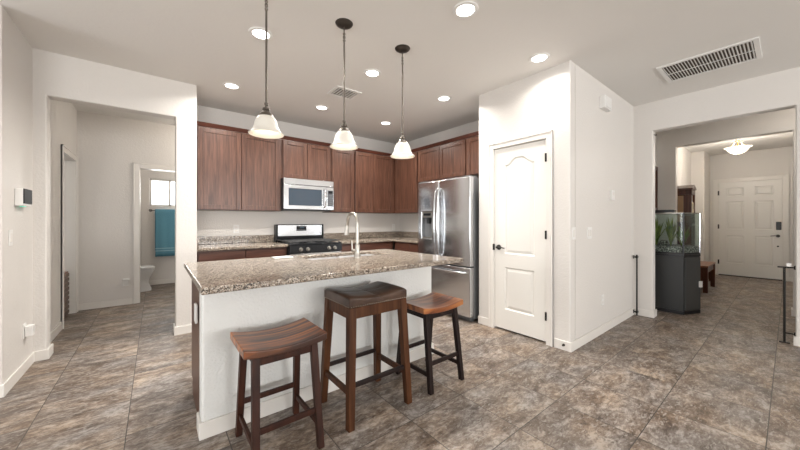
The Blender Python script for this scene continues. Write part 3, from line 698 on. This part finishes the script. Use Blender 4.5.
MB().box(0.004, 0.06, 0.182, 0.380, 1.275, 1.353).build('dispenser_panel', 'nickel', ld, 0.004)
MB().box(0.002, 0.004, 0.21, 0.35, 1.30, 1.335).build('dispenser_display', 'black_gloss', ld)
MB().box(0.015, 0.06, 0.255, 0.305, 1.19, 1.275).build('spout', 'black', ld, 0.004)
MB().box(0.004, 0.06, 0.184, 0.378, 0.987, 1.005).build('drip_tray', 'nickel', ld, 0.002)
for y, pd in ((0.020, rd), (0.075, ld)):
    m = MB(); m.tube([(0.0, y, 0.76), (-0.045, y, 0.80), (-0.062, y, 0.95), (-0.068, y, 1.20), (-0.062, y, 1.47), (-0.045, y, 1.61), (0.0, y, 1.65)], 0.0125, 14)
    m.build('handle', 'steel', pd)
fd = bulge(yz(MB().sheet_holes(lin(Y0, Y1, 20), [0.065, 0.663], 0, 0.078, [])), Y0, Y1, 0.016).build('freezer_drawer', 'steel', t, 0.010, 3)
m = MB(); m.tube([(0.0, Y1 - 0.07, 0.60), (-0.045, Y1 - 0.09, 0.60), (-0.058, Y1 - 0.2, 0.60), (-0.062, 0, 0.60), (-0.058, Y0 + 0.2, 0.60), (-0.045, Y0 + 0.09, 0.60), (0.0, Y0 + 0.07, 0.60)], 0.0125, 14)
m.build('handle', 'steel', fd)

# ================================================================ ISLAND
IX0, IX1, IY0, IY1 = 0.205, 2.012, 2.06, 2.75
t = thing('kitchen_island', 'kitchen island with a white textured drywall front and cherry cabinets behind', 'island', (1.1, 2.4, 0))
def off(m, x=1.1, y=2.4, z=0):
    for v in m.bm.verts: v.co.x -= x; v.co.y -= y; v.co.z -= z
    return m
off(MB().box(IX0, IX1, IY0, IY0 + 0.12, 0.0, 0.884)).build('half_wall', 'island_wall', t, 0.016, 3)
m = MB(); m.box(IX0 - 0.013, IX1 + 0.013, IY0 - 0.014, IY0, 0, 0.095); m.box(IX0 - 0.013, IX0, IY0, IY0 + 0.125, 0, 0.095); m.box(IX1, IX1 + 0.013, IY0, IY0 + 0.125, 0, 0.095)
off(m).build('baseboard', 'trim', t, 0.003)
off(MB().box(IX0 + 0.026, IX1 - 0.026, IY0 + 0.122, IY1 - 0.021, 0.10, 0.70)).build('cabinet_body', 'cab', t)
for a in (IX0 + 0.005, IX1 - 0.025): off(MB().box(a, a + 0.02, IY0 + 0.122, IY1 - 0.02, 0.10, 0.884)).build('end_panel', 'cab', t)
off(MB().box(IX0 + 0.005, IX1 - 0.005, IY0 + 0.122, IY1 - 0.08, 0.0, 0.10)).build('toe_kick', 'cab', t)
n = 4
for k in range(n):
    a = IX0 + 0.01 + (IX1 - IX0 - 0.02) * k / n; b = IX0 + 0.01 + (IX1 - IX0 - 0.02) * (k + 1) / n
    off(MB().box(a + 0.003, b - 0.003, IY1 - 0.02, IY1, 0.12, 0.865)).build('cabinet_door', 'cab', t, 0.003)
o = off(MB().box(IX0 - 0.014, IX0, 2.255, 2.325, 0.60, 0.715)).build('outlet', 'white', t, 0.004); o['label'] = 'white outlet on the wood end panel'
SX0, SX1, SY0, SY1 = 0.975, 1.705, 2.345, 2.665
t = thing('island_countertop', 'speckled beige granite top overhanging the kitchen island', 'countertop', (1.1, 2.22, 0.886))
m = MB().sheet_holes([0.165, SX0, SX1, 2.005], [1.68, SY0, SY1, 2.775], 0.886, 0.920, [(1, 1)])
off(m, 1.1, 2.22, 0.886).build('slab', 'granite', t, 0.007, 3)
t = thing('kitchen_sink', 'undermount double stainless sink set in the island granite', 'sink', (1.34, 2.505, 0.90))
for (a, b) in ((SX0 + 0.004, 1.325), (1.355, SX1 - 0.004)):
    m = MB(); bm = m.bm; pts = [(a, SY0 + 0.004), (b, SY0 + 0.004), (b, SY1 - 0.004), (a, SY1 - 0.004)]
    m.sheet_holes([a, a + 0.006, b - 0.006, b], [SY0 + 0.004, SY0 + 0.01, SY1 - 0.01, SY1 - 0.004], 0.72, 0.893, [(1, 1)]); m.box(a, b, SY0 + 0.004, SY1 - 0.004, 0.712, 0.72)
    off(m, 1.34, 2.505, 0.90).build('basin', 'sink', t)
    m = MB(); m.lathe([(0, 0.724), (0.03, 0.724), (0.04, 0.7205)], ((a + b) / 2, 2.505, 0), 20); off(m, 1.34, 2.505, 0.90).build('drain', 'chrome', t)
off(MB().box(1.325, 1.355, SY0 + 0.004, SY1 - 0.004, 0.80, 0.885), 1.34, 2.505, 0.90).build('divider', 'sink', t, 0.004)
t = thing('kitchen_faucet', 'tall brushed nickel gooseneck faucet standing on the island', 'faucet', (1.335, 2.262, 0.92))
MB().lathe([(0, 0.0), (0.032, 0.0), (0.032, 0.006), (0.026, 0.02), (0.0215, 0.05), (0.0215, 0.10), (0.017, 0.115)], seg=24).build('base', 'nickel', t)
pth = [(0, 0, 0.10), (0, 0, 0.29)]
for k in range(1, 11):
    a = PI * k / 10; pth.append((0, 0.085 - 0.085 * math.cos(a), 0.29 + 0.085 * math.sin(a)))
pth.append((0, 0.178, 0.27))
MB().tube(pth, 0.0145, 16).build('spout', 'nickel', t)
MB().tube([(0, 0.178, 0.272), (0, 0.184, 0.22), (0, 0.188, 0.185)], [0.0155, 0.019, 0.021], 18).build('spray_head', 'nickel', t)
m = MB(); m.tube([(-0.015, 0.0, 0.062), (-0.050, 0.004, 0.062)], [0.012, 0.014], 14); m.tube([(-0.046, 0.004, 0.066), (-0.048, 0.005, 0.10), (-0.049, 0.006, 0.145)], [0.006, 0.0048, 0.0042], 10)
m.build('handle', 'nickel', t)
t = thing('dish_sponge_tray', 'small white flat tray lying on the granite left of the sink', 'tray', (0.83, 2.62, 0.92))
MB().box(-0.075, 0.075, -0.05, 0.05, 0.0, 0.012).build('tray', 'white', t, 0.005)

# ================================================================ STOOLS
def leg(m, top, bot, wt=0.040, wb=0.036, z0=0.0, z1=0.6):
    a, b = wt / 2, wb / 2
    return m.hexa([(bot[0] - b, bot[1] - b, z0), (bot[0] + b, bot[1] - b, z0), (bot[0] + b, bot[1] + b, z0), (bot[0] - b, bot[1] + b, z0)],
                  [(top[0] - a, top[1] - a, z1), (top[0] + a, top[1] - a, z1), (top[0] + a, top[1] + a, z1), (top[0] - a, top[1] + a, z1)])
def bar(m, p, q, wy, hz):
    p, q = Vector(p), Vector(q); d = (q - p).normalized(); s_ = Vector((-d.y, d.x, 0)).normalized() * wy / 2; u = Vector((0, 0, hz / 2))
    return m.hexa([p - s_ - u, p + s_ - u, q + s_ - u, q - s_ - u], [p - s_ + u, p + s_ + u, q + s_ + u, q - s_ + u])
def saddle_stool(label, loc, rot, seatmat, legmat, SH=0.61):
    t = thing('counter_stool', label, 'stool', loc, rot, 'saddle seat counter stools')
    sw, sd = 0.213, 0.170
    th_ = 0.034
    MB().slab(-sw, sw, -sd, sd, lambda u, v: SH - 0.026 + 0.026 * u * u, lambda u, v: SH - 0.026 - th_ + 0.018 * u * u, 18, 6).build('seat', seatmat, t, 0.006, 3)
    tx, ty, bx, by = 0.150, 0.125, 0.165, 0.190; zt = SH - 0.058
    def at(sx, sy, z):
        f_ = (zt - z) / zt
        return (sx * (tx + (bx - tx) * f_), sy * (ty + (by - ty) * f_), z)
    for sx in (-1, 1):
        for sy in (-1, 1): leg(MB(), (sx * tx, sy * ty), (sx * bx, sy * by), 0.037, 0.034, 0, zt + 0.006).build('leg', legmat, t, 0.003)
    for sy in (-1, 1):
        p, q = at(-1, sy, zt - 0.024), at(1, sy, zt - 0.024)
        bar(MB(), (p[0] + 0.015, p[1], p[2]), (q[0] - 0.015, q[1], q[2]), 0.02, 0.042).build('apron', legmat, t, 0.002)
        p, q = at(-1, sy, 0.198), at(1, sy, 0.198)
        bar(MB(), (p[0] + 0.014, p[1], p[2]), (q[0] - 0.014, q[1], q[2]), 0.017, 0.030).build('stretcher', legmat, t, 0.003)
    for sx in (-1, 1):
        p, q = at(sx, -1, zt - 0.022), at(sx, 1, zt - 0.022)
        bar(MB(), (p[0], p[1] + 0.015, p[2]), (q[0], q[1] - 0.015, q[2]), 0.02, 0.036).build('apron', legmat, t, 0.002)
        p, q = at(sx, -1, 0.120), at(sx, 1, 0.120)
        bar(MB(), (p[0], p[1] + 0.014, p[2]), (q[0], q[1] - 0.014, q[2]), 0.017, 0.030).build('stretcher', legmat, t, 0.003)
    return t
saddle_stool('leftmost stool, saddle wood seat with brown and orange grain on dark brown legs', (0.541, 1.776, 0), 0.0, 'seat_a', 'stool_leg')
saddle_stool('rightmost stool, reddish saddle wood seat on nearly black legs', (1.700, 1.775, 0), 0.0, 'seat_b', 'espresso')

t = thing('bar_stool', 'middle bar stool with a brown leather cushion seat and nailhead trim', 'stool', (1.120, 1.790, 0))
SH = 0.775; sw, sd = 0.222, 0.178
def ctop(u, v):
    e = max(abs(u), abs(v)); fall = 0.012 * max(0, (e - 0.80) / 0.20) ** 2
    return SH - 0.022 + 0.026 * u * u - fall + 0.008 * (1 - v * v) - 0.004 * math.exp(-(u / 0.06) ** 2) - 0.003 * math.exp(-(v / 0.08) ** 2)
cu = MB().slab(-sw, sw, -sd, sd, ctop, lambda u, v: SH - 0.066 , 22, 14).build('cushion', 'leather', t, 0.012, 3)
m = MB(); pts = [(0, -sd + 0.01 + (2 * sd - 0.02) * k / 14) for k in range(15)]
m.tube([(0, y, ctop(0, y / sd) + 0.0005) for _, y in pts], 0.0016, 6); m.tube([(-sw + 0.01 + (2 * sw - 0.02) * k / 20, 0, ctop((-sw + 0.01 + (2 * sw - 0.02) * k / 20) / sw, 0) + 0.0005) for k in range(21)], 0.0016, 6)
m.build('seam', 'seam', cu)
m = MB()
def stud(x, y, nx, ny):
    r = 0.0036; c = Vector((x, y, SH - 0.060))
    bmesh.ops.create_icosphere(m.bm, subdivisions=1, radius=r, matrix=Matrix.Translation(c))
for k in range(27):
    x = -sw + 0.012 + (2 * sw - 0.024) * k / 26
    stud(x, -sd, 0, -1); stud(x, sd, 0, 1)
for k in range(21):
    y = -sd + 0.012 + (2 * sd - 0.024) * k / 20
    stud(-sw, y, -1, 0); stud(sw, y, 1, 0)
m.build('nailhead_trim', 'antique', cu)
zt = SH - 0.067; tx, ty, bx, by = 0.193, 0.148, 0.222, 0.185
def at(sx, sy, z):
    f_ = (zt - z) / zt
    return (sx * (tx + (bx - tx) * f_), sy * (ty + (by - ty) * f_), z)
for sx in (-1, 1):
    for sy in (-1, 1): leg(MB(), (sx * tx, sy * ty), (sx * bx, sy * by), 0.050, 0.042, 0, zt).build('leg', 'oak_leg', t, 0.004)
for sy in (-1, 1):
    p, q = at(-1, sy, zt - 0.035), at(1, sy, zt - 0.035)
    bar(MB(), (p[0] + 0.02, p[1] + 0.004 * sy, p[2]), (q[0] - 0.02, q[1] + 0.004 * sy, q[2]), 0.03, 0.068).build('apron', 'oak_leg', t, 0.002)
    p, q = at(-1, sy, 0.246), at(1, sy, 0.246)
    o = bar(MB(), (p[0] + 0.018, p[1], p[2]), (q[0] - 0.018, q[1], q[2]), 0.022, 0.028).build('foot_rail', 'espresso', t, 0.006); o['label'] = 'dark foot rail'
for sx in (-1, 1):
    p, q = at(sx, -1, zt - 0.035), at(sx, 1, zt - 0.035)
    bar(MB(), (p[0] + 0.004 * sx, p[1] + 0.02, p[2]), (q[0] + 0.004 * sx, q[1] - 0.02, q[2]), 0.03, 0.068).build('apron', 'oak_leg', t, 0.002)
    p, q = at(sx, -1, 0.205), at(sx, 1, 0.205)
    bar(MB(), (p[0], p[1] + 0.018, p[2]), (q[0], q[1] - 0.018, q[2]), 0.022, 0.036).build('stretcher', 'oak_leg', t, 0.003)

# ================================================================ AQUARIUM
t = thing('aquarium_stand', 'black five sided aquarium cabinet just inside the right opening', 'cabinet', (5.69, 1.06, 0))
FP = [(-0.277, 0.255), (-0.277, -0.195), (-0.0, -0.315), (0.28, -0.195), (0.28, 0.255)]
def foot(s): return [(p[0] * s, p[1] * s) for p in FP]
MB().prism(foot(1.0), 'z', 0.045, 0.755).build('body', simple('stand_laminate', (0.030, 0.031, 0.031), 0.40, bump=(30, .2, .002)), t, 0.004)
MB().prism(foot(1.015), 'z', 0.0, 0.045).build('plinth', 'black', t, 0.003)
MB().prism(foot(1.02), 'z', 0.755, 0.785).build('top_rim', 'black', t, 0.003)
# door on the front left facet between B and C
bx_, by_ = FP[1]; cx_, cy_ = FP[2]
dv = Vector((cx_ - bx_, cy_ - by_, 0)); nrm = Vector((dv.y, -dv.x, 0)).normalized(); 
if nrm.y > 0: nrm = -nrm
def quad(m, a, b, z0, z1, t0, t1):
    p0 = Vector((bx_, by_, 0)) + dv * a; p1 = Vector((bx_, by_, 0)) + dv * b
    bot = [p0 + nrm * t0, p1 + nrm * t0, p1 + nrm * t1, p0 + nrm * t1]
    return m.hexa([(p.x, p.y, z0) for p in bot], [(p.x, p.y, z1) for p in bot])
dd = quad(MB(), 0.05, 0.96, 0.06, 0.745, 0.001, 0.014).build('door', simple('stand_door', (0.060, 0.062, 0.061), 0.36), t, 0.003)
quad(MB(), 0.84, 0.98, 0.35, 0.43, 0.014, 0.034).build('latch', 'white', dd, 0.003)
t = thing('aquarium', 'five sided glass fish tank with plants standing on the black cabinet', 'aquarium', (5.69, 1.06, 0.786))
m = MB(); outer = foot(1.0); inner = foot(0.965); k = len(outer)
ob = [m.bm.verts.new((*p, 0.01)) for p in outer]; ot = [m.bm.verts.new((*p, 0.545)) for p in outer]; ib = [m.bm.verts.new((*p, 0.02)) for p in inner]; it = [m.bm.verts.new((*p, 0.545)) for p in inner]
for i in range(k):
    j = (i + 1) % k
    m.bm.faces.new((ob[i], ob[j], ot[j], ot[i])); m.bm.faces.new((ib[j], ib[i], it[i], it[j])); m.bm.faces.new((ot[i], ot[j], it[j], it[i]))
m.bm.faces.new(ob[::-1]); m.bm.faces.new(ib)
m.build('glass', 'glass', t, smooth=False)
MB().prism(foot(0.955), 'z', 0.022, 0.10).build('gravel', 'gravel', t)
def rimring(m, s0, s1, z0, z1):
    a = foot(s0); b = foot(s1); A0 = [m.bm.verts.new((*p, z0)) for p in a]; A1 = [m.bm.verts.new((*p, z1)) for p in a]; B0 = [m.bm.verts.new((*p, z0)) for p in b]; B1 = [m.bm.verts.new((*p, z1)) for p in b]
    for i in range(5):
        j = (i + 1) % 5
        for q in ((A0[i], A0[j], A1[j], A1[i]), (B0[j], B0[i], B1[i], B1[j]), (A1[i], A1[j], B1[j], B1[i]), (A0[j], A0[i], B0[i], B0[j])): m.bm.faces.new(q)
    return m
rimring(MB(), 1.012, 0.96, 0.0, 0.024).build('bottom_rim', 'black', t)
rimring(MB(), 1.006, 0.965, 0.540, 0.552).build('top_rim', 'nickel', t)
for i, mt in ((0, 'black'), (1, 'black'), (2, 'chrome'), (3, 'black')):
    x, y = FP[i]; MB().cyl((x, y, 0.02), (x, y, 0.545), 0.009 if mt == 'black' else 0.008, 10).build('corner_post', mt, t)
MB().box(-0.27, 0.27, 0.258, 0.266, 0.02, 0.54).build('back_panel', simple('tank_back', (0.02, 0.025, 0.025), 0.4), t)
MB().box(-0.27, -0.15, -0.10, 0.10, 0.552, 0.592).build('filter', 'black', t, 0.006)
MB().box(-0.12, 0.0, 0.0, 0.10, 0.09, 0.17).build('rock', 'gravel', t, 0.03)
def aqua_plant(x, y, hgt, nleaf, spread, label):
    m = MB()
    for k in range(nleaf):
        a = random.uniform(0, 2 * PI); r = random.uniform(0.3, 1) * spread; w0 = random.uniform(0.008, 0.016)
        h_ = hgt * random.uniform(0.6, 1.0); p0 = Vector((x, y, 0.084)); side = Vector((-math.sin(a), math.cos(a), 0)) * w0; prev = None
        for q in range(6):
            f_ = q / 5; c = p0 + Vector((math.cos(a) * r * f_ ** 1.5, math.sin(a) * r * f_ ** 1.5, h_ * f_)); ww = math.sin(PI * (0.12 + 0.86 * f_))
            v = (m.bm.verts.new(c - side * ww), m.bm.verts.new(c + side * ww))
            if prev: m.bm.faces.new((prev[0], prev[1], v[1], v[0]))
            prev = v
    o = m.build('water_plant', 'leaf', t, recalc=False); return o
for a in ((-0.02, -0.14, 0.30, 34, 0.12), (-0.17, -0.05, 0.42, 34, 0.08), (0.12, 0.0, 0.36, 30, 0.11), (-0.18, 0.12, 0.40, 30, 0.09), (0.0, 0.14, 0.42, 36, 0.14)): aqua_plant(*a, '')

# clock cabinet, picture, bench in the entry
t = thing('picture_frame', 'dark wood picture frame edge on the grey wall left of the aquarium', 'picture', (6.08, 1.347, 1.38))
m = MB(); m.sheet_holes([-0.30, -0.24, 0.24, 0.30], [0.0, 0.06, 0.66, 0.72], -0.02, 0.012, [(1, 1)])
for v in m.bm.verts: v.co = (v.co.x, v.co.z, v.co.y)
m.build('frame', 'dark_wood', t, 0.004)
MB().box(-0.245, 0.245, 0.0, 0.008, 0.055, 0.665).build('canvas', noise_mat('canvas', [(0.3, (0.12, 0.06, 0.03)), (0.7, (0.35, 0.22, 0.12))], 4, rough=0.6), t)

t = thing('longcase_clock', 'tall dark wood clock cabinet with a gabled top behind the aquarium', 'clock', (6.93, 1.165, 0))
W_, D_ = 0.15, 0.180
m = MB(); m.box(-W_, W_, -D_, D_, 0.0, 0.12); m.box(-W_, W_, D_ - 0.02, D_, 0.12, 1.72)
for sx in (-1, 1):
    for sy in (-1, 1): m.box(sx * W_ - (0.03 if sx > 0 else 0), sx * W_ + (0 if sx > 0 else 0.03), sy * D_ - (0.03 if sy > 0 else 0), sy * D_ + (0 if sy > 0 else 0.03), 0.12, 1.72)
m.box(-W_, W_, -D_, D_, 0.60, 0.66); m.box(-W_, W_, -D_, D_, 1.15, 1.19); m.box(-W_, W_, -D_, D_, 1.66, 1.74)
m.box(-W_ + 0.013, -W_ + 0.02, -D_ + 0.03, D_ - 0.02, 0.66, 1.66); m.build('case', 'dark_wood', t, 0.003)
m = MB(); m.prism([(-W_ - 0.015, 1.74), (W_ + 0.015, 1.74), (W_ + 0.015, 1.76), (0, 1.82), (-W_ - 0.015, 1.76)], 'y', -D_ - 0.015, D_); m.build('pediment', 'dark_wood', t, 0.003)
m = MB(); m.lathe([(0, -0.006), (0.105, -0.006), (0.11, 0)], (0, -D_ + 0.012, 1.43), 30, 'y'); m.build('dial', simple('dial', (0.7, 0.62, 0.45), 0.4), t)
m = MB(); m.box(-0.004, 0.004, -D_ + 0.001, -D_ + 0.004, 1.43, 1.51); m.box(-0.004, 0.05, -D_ + 0.001, -D_ + 0.004, 1.427, 1.433); m.build('hands', 'black', t)
m = MB(); m.cyl((0, -0.02, 1.14), (0, -0.02, 0.80), 0.004, 8); m.lathe([(0, -0.006), (0.05, -0.004), (0.05, 0.004), (0, 0.006)], (0, -0.02, 0.80), 20, 'y'); m.build('pendulum', 'brass', t)
m = MB(); m.box(-W_ + 0.005, -W_ + 0.012, -D_ + 0.10, -D_ + 0.17, 1.21, 1.64); m.build('side_panel', simple('pale_wood', (0.42, 0.27, 0.15), 0.4), t)

t = thing('entry_bench', 'small wooden bench with a warm brown top against the entry wall', 'bench', (7.77, 1.08, 0))
MB().box(-0.44, 0.44, -0.22, 0.22, 0.43, 0.46).build('bench_top', 'bench_top', t, 0.006)
for sx in (-1, 1):
    for sy in (-1, 1): MB().box(sx * 0.40 - 0.03, sx * 0.40 + 0.03, sy * 0.185 - 0.03, sy * 0.185 + 0.03, 0, 0.43).build('leg', 'dark_wood', t, 0.003)
for sy in (-1, 1): MB().box(-0.37, 0.37, sy * 0.185 - 0.01, sy * 0.185 + 0.01, 0.33, 0.43).build('apron', 'dark_wood', t)
for sx in (-1, 1):
    m = MB(); m.box(sx * 0.40 - 0.01, sx * 0.40 + 0.01, -0.155, 0.155, 0.10, 0.43); m.build('side_panel', 'dark_wood', t)
m = MB(); m.box(-0.345, 0.345, -0.14, 0.14, 0.12, 0.14); m.build('shelf', 'dark_wood', t)

# ================================================================ BABY GATE HARDWARE
t = thing('gate_post', 'black metal gate post standing against the wall corner left of the opening', 'gate hardware', (4.895, 1.233, 0))
MB().cyl((0, 0, 0.004), (0, 0, 0.79), 0.009, 12).build('post', 'black_metal', t)
for z in (0.05, 0.76):
    m = MB(); m.box(-0.022, 0.022, -0.012, 0.012, z - 0.012, z + 0.012); m.cyl((0, 0, z), (0, 0.036, z), 0.007); m.box(-0.018, 0.018, 0.030, 0.0355, z - 0.022, z + 0.022); m.build('bracket', 'black_metal', t, 0.002)
t = thing('gate_post', 'black metal gate post with wall brackets at the right side of the opening', 'gate hardware', (4.985, 0.035, 0))
MB().cyl((0, 0, 0.004), (0, 0, 0.765), 0.009, 12).build('post', 'black_metal', t)
MB().box(-0.015, 0.015, -0.03, 0.045, 0.755, 0.768).build('top_bar', 'black_metal', t, 0.002)
MB().box(-0.02, 0.02, -0.035, 0.035, 0.0, 0.008).build('foot', 'black_metal', t, 0.002)
for z in (0.10, 0.762):
    m = MB(); m.cyl((0, 0, z), (0, -0.058, z), 0.007); m.lathe([(0, 0.012), (0.018, 0.010), (0.022, 0.0)], (0, -0.0695, z), 16, 'y'); m.build('bracket', 'black_metal', t)
MB().box(-0.014, 0.014, -0.045, -0.012, 0.771, 0.805).build('latch_cap', 'white', t, 0.003)

# ================================================================ WALL FITTINGS
def on_wall(name, label, cat, axis, at, u, z, w_, h_, d_, sign=-1, group=None):
    """a plate fixed on a wall; sign gives the side it faces"""
    loc = (at, u, z) if axis == 'x' else (u, at, z)
    t = thing(name, label, cat, loc, 0, group); m = MB()
    lo, hi = sorted((0, sign * d_))
    if axis == 'x': m.box(lo, hi, -w_ / 2, w_ / 2, -h_ / 2, h_ / 2)
    else: m.box(-w_ / 2, w_ / 2, lo, hi, -h_ / 2, h_ / 2)
    m.build('plate', 'white', t, min(0.004, d_ * 0.4))
    def sub(nm, mat, u0, u1, z0, z1, d1):
        mm = MB(); a, b = sorted((sign * d_ * 0.8, sign * (d_ + d1)))
        if axis == 'x': mm.box(a, b, u0, u1, z0, z1)
        else: mm.box(u0, u1, a, b, z0, z1)
        return mm.build(nm, mat, t, 0.0015)
    return t, sub
def outlet(label, axis, at, u, z, sign=-1):
    t, s_ = on_wall('wall_outlet', label, 'outlet', axis, at, u, z, 0.072, 0.115, 0.006, sign, 'wall outlets')
    for dz in (-0.025, 0.025): s_('socket', 'trim', -0.017, 0.017, dz - 0.014, dz + 0.014, 0.002)
    return t
def switch(label, axis, at, u, z, sign=-1, gang=1):
    t, s_ = on_wall('light_switch', label, 'light switch', axis, at, u, z, 0.072 + 0.046 * (gang - 1), 0.118, 0.006, sign, 'light switches')
    for g in range(gang):
        c = (g - (gang - 1) / 2) * 0.046; s_('rocker', 'trim', c - 0.016, c + 0.016, -0.033, 0.033, 0.004)
    return t
t = thing('thermostat', 'white wall control with a dark screen and green glow on the left wall', 'thermostat', (-0.84, 3.755, 1.413))
MB().box(0, 0.046, -0.097, 0.097, -0.068, 0.068).build('housing', 'white', t, 0.006)
MB().box(0.044, 0.052, -0.095, 0.095, -0.05, 0.066).build('screen', simple('dim_screen', (0.03, 0.03, 0.032), 0.5, spec=0.15), t, 0.002)
MB().box(0.01, 0.030, -0.02, 0.05, -0.071, -0.067).build('indicator_light', 'led', t)
switch('white light switch on the left wall below the thermostat', 'x', -0.84, 3.576, 1.105, 1)
outlet('white outlet low on the left wall with a plugged in cube', 'x', -0.84, 3.89, 0.33, 1)
t = thing('plug_in_adapter', 'white cube adapter plugged in low on the left wall', 'adapter', (-0.832, 3.895, 0.33))
MB().box(0.0, 0.045, -0.035, 0.035, -0.045, 0.040).build('adapter', 'white', t, 0.006)
outlet('white outlet under a plug in freshener on the hallway back wall', 'y', 6.06, -0.335, 0.33)
t = thing('plug_in_freshener', 'small white plug in freshener beside the bathroom door casing', 'air freshener', (-0.335, 6.052, 0.34))
MB().hexa([(-0.022, -0.03, -0.05), (0.022, -0.03, -0.05), (0.022, 0, -0.05), (-0.022, 0, -0.05)], [(-0.038, -0.05, 0.035), (0.038, -0.05, 0.035), (0.038, 0, 0.035), (-0.038, 0, 0.035)]).build('housing', 'white', t, 0.006)
outlet('white outlet above the left granite backsplash, under the double cabinet', 'y', 4.80, 0.885, 1.115)
outlet('white outlet above the backsplash near the kitchen corner', 'y', 4.80, 3.64, 1.11)
switch('single white switch nearest the corner on the wall beside the pantry', 'y', 1.283, 3.125, 1.11)
switch('double white switch plate, right of the single one beside the pantry', 'y', 1.283, 3.50, 1.105, -1, 2)
outlet('white outlet low on the wall right of the pantry', 'y', 1.283, 3.86, 0.36)
t, s_ = on_wall('wall_control', 'small white wall control high on the wall right of the pantry', 'thermostat', 'y', 1.283, 4.13, 1.525, 0.085, 0.115, 0.024)
s_('display', 'trim', -0.025, 0.025, 0.0, 0.035, 0.002)
t, s_ = on_wall('door_chime', 'white door chime box near the ceiling right of the pantry', 'door chime', 'y', 1.283, 3.87, 2.515, 0.20, 0.135, 0.055)
s_('cover', 'white', -0.09, 0.075, -0.055, 0.055, 0.008)
t = thing('door_stop', 'small round dark door stop on the baseboard right of the pantry door', 'door stop', (3.046, 1.336, 0.05))
m = MB(); m.lathe([(0, -0.022), (0.009, -0.022), (0.010, -0.014), (0.005, -0.012), (0.005, -0.002), (0.012, 0.0)], seg=14, axis='x'); m.build('bumper', 'bronze', t)
t = thing('hook', 'tiny metal hook under the top left corner of the right opening', 'hook', (5.0, 1.083, 2.335))
MB().tube([(0, 0, 0), (0, -0.02, 0.0), (0, -0.028, -0.012), (0, -0.02, -0.022), (0, -0.01, -0.016)], 0.004, 8).build('hook_wire', 'bronze', t)

# ================================================================ HALLWAY AND BATH
t = thing('slatted_cabinet', 'low dark slatted wood cabinet just inside the hallway doorway', 'cabinet', (-1.04, 5.72, 0))
MB().box(-0.10, 0.145, -0.16, 0.17, 0, 0.57).build('body', 'dark_wood', t, 0.003)
M['slat_wood'] = simple('slat_wood', (0.16, 0.12, 0.095), 0.5)
for k in range(9):
    z = 0.03 + 0.060 * k
    m = MB(); m.hexa([(-0.09, -0.17, z), (0.155, -0.17, z), (0.155, 0.165, z), (-0.09, 0.165, z)], [(-0.09, -0.17, z + 0.034), (0.155, -0.17, z + 0.034), (0.155, 0.165, z + 0.034), (-0.09, 0.165, z + 0.034)])
    m.build('slat', 'slat_wood', t)

t = thing('toilet', 'white toilet seen at the edge of the bathroom doorway', 'toilet', (-0.37, 7.05, 0))
def ell(m, cx_, rx, ry, z, n=28): return [m.bm.verts.new((cx_ + rx * math.cos(2 * PI * k / n), ry * math.sin(2 * PI * k / n), z)) for k in range(n)]
def loft(m, secs):
    rs = [ell(m, *s) for s in secs]
    for A_, B2 in zip(rs, rs[1:]):
        for k in range(len(A_)): m.bm.faces.new((A_[k], A_[(k + 1) % len(A_)], B2[(k + 1) % len(A_)], B2[k]))
    m.bm.faces.new(rs[0][::-1]); m.bm.faces.new(rs[-1]); return m
loft(MB(), [(0.10, 0.22, 0.115, 0.0), (0.10, 0.22, 0.115, 0.04), (0.09, 0.19, 0.10, 0.14), (0.10, 0.20, 0.12, 0.22), (0.11, 0.235, 0.165, 0.31), (0.11, 0.25, 0.18, 0.37), (0.11, 0.25, 0.18, 0.385)]).build('bowl', 'porcelain', t)
loft(MB(), [(0.11, 0.255, 0.185, 0.387), (0.11, 0.26, 0.19, 0.40), (0.11, 0.255, 0.187, 0.425), (0.11, 0.23, 0.165, 0.432)]).build('lid', 'porcelain', t)
MB().box(-0.40, -0.17, -0.22, 0.22, 0.36, 0.74).build('tank', 'porcelain', t, 0.02, 3)
MB().box(-0.41, -0.16, -0.23, 0.23, 0.741, 0.775).build('tank_lid', 'porcelain', t, 0.01)
t = thing('towel_bar', 'dark bronze towel bar under the bathroom window', 'towel bar', (0.22, 7.6, 1.43))
m = MB(); m.cyl((-0.30, -0.06, 0), (0.32, -0.06, 0), 0.007, 14); m.build('bar', 'bronze', t)
for x in (-0.29, 0.31):
    m = MB(); m.cyl((x, -0.06, 0), (x, -0.002, 0), 0.009, 12); m.lathe([(0.016, -0.012), (0.026, -0.008), (0.026, 0.0)], (x, 0, 0), 18, 'y'); m.build('post', 'bronze', t)
t = thing('bath_towel', 'blue bath towel hanging from the bar in the bathroom', 'towel', (0.235, 7.539, 1.444))
def towel_pts(y, z0, z1, x):
    return
m = MB(); nx = 24
prof = [(-0.016, -0.90)] + [(-0.016 - 0.003 * math.sin(k), -0.90 + 0.9 * k / 12) for k in range(1, 12)] + [(-0.014, -0.006), (-0.008, 0.004), (0.004, 0.006), (0.014, 0.0), (0.018, -0.02), (0.020, -0.45), (0.020, -0.78)]
g = []
for i in range(nx + 1):
    x = -0.235 + 0.47 * i / nx
    g.append([m.bm.verts.new((x + 0.004 * math.sin(q), y + 0.0035 * math.sin(i * 0.9) * min(1, abs(z) * 3), z)) for q, (y, z) in enumerate(prof)])
for i in range(nx):
    for q in range(len(prof) - 1): m.bm.faces.new((g[i][q], g[i + 1][q], g[i + 1][q + 1], g[i][q + 1]))
o = m.build('cloth', 'towel', t, recalc=False); sm = o.modifiers.new('thick', 'SOLIDIFY'); sm.thickness = 0.008; sm.offset = 0
for z in (-0.80, -0.755): MB().box(-0.236, 0.238, -0.0275, -0.022, z, z + 0.018).build('band', 'towel_band', t)
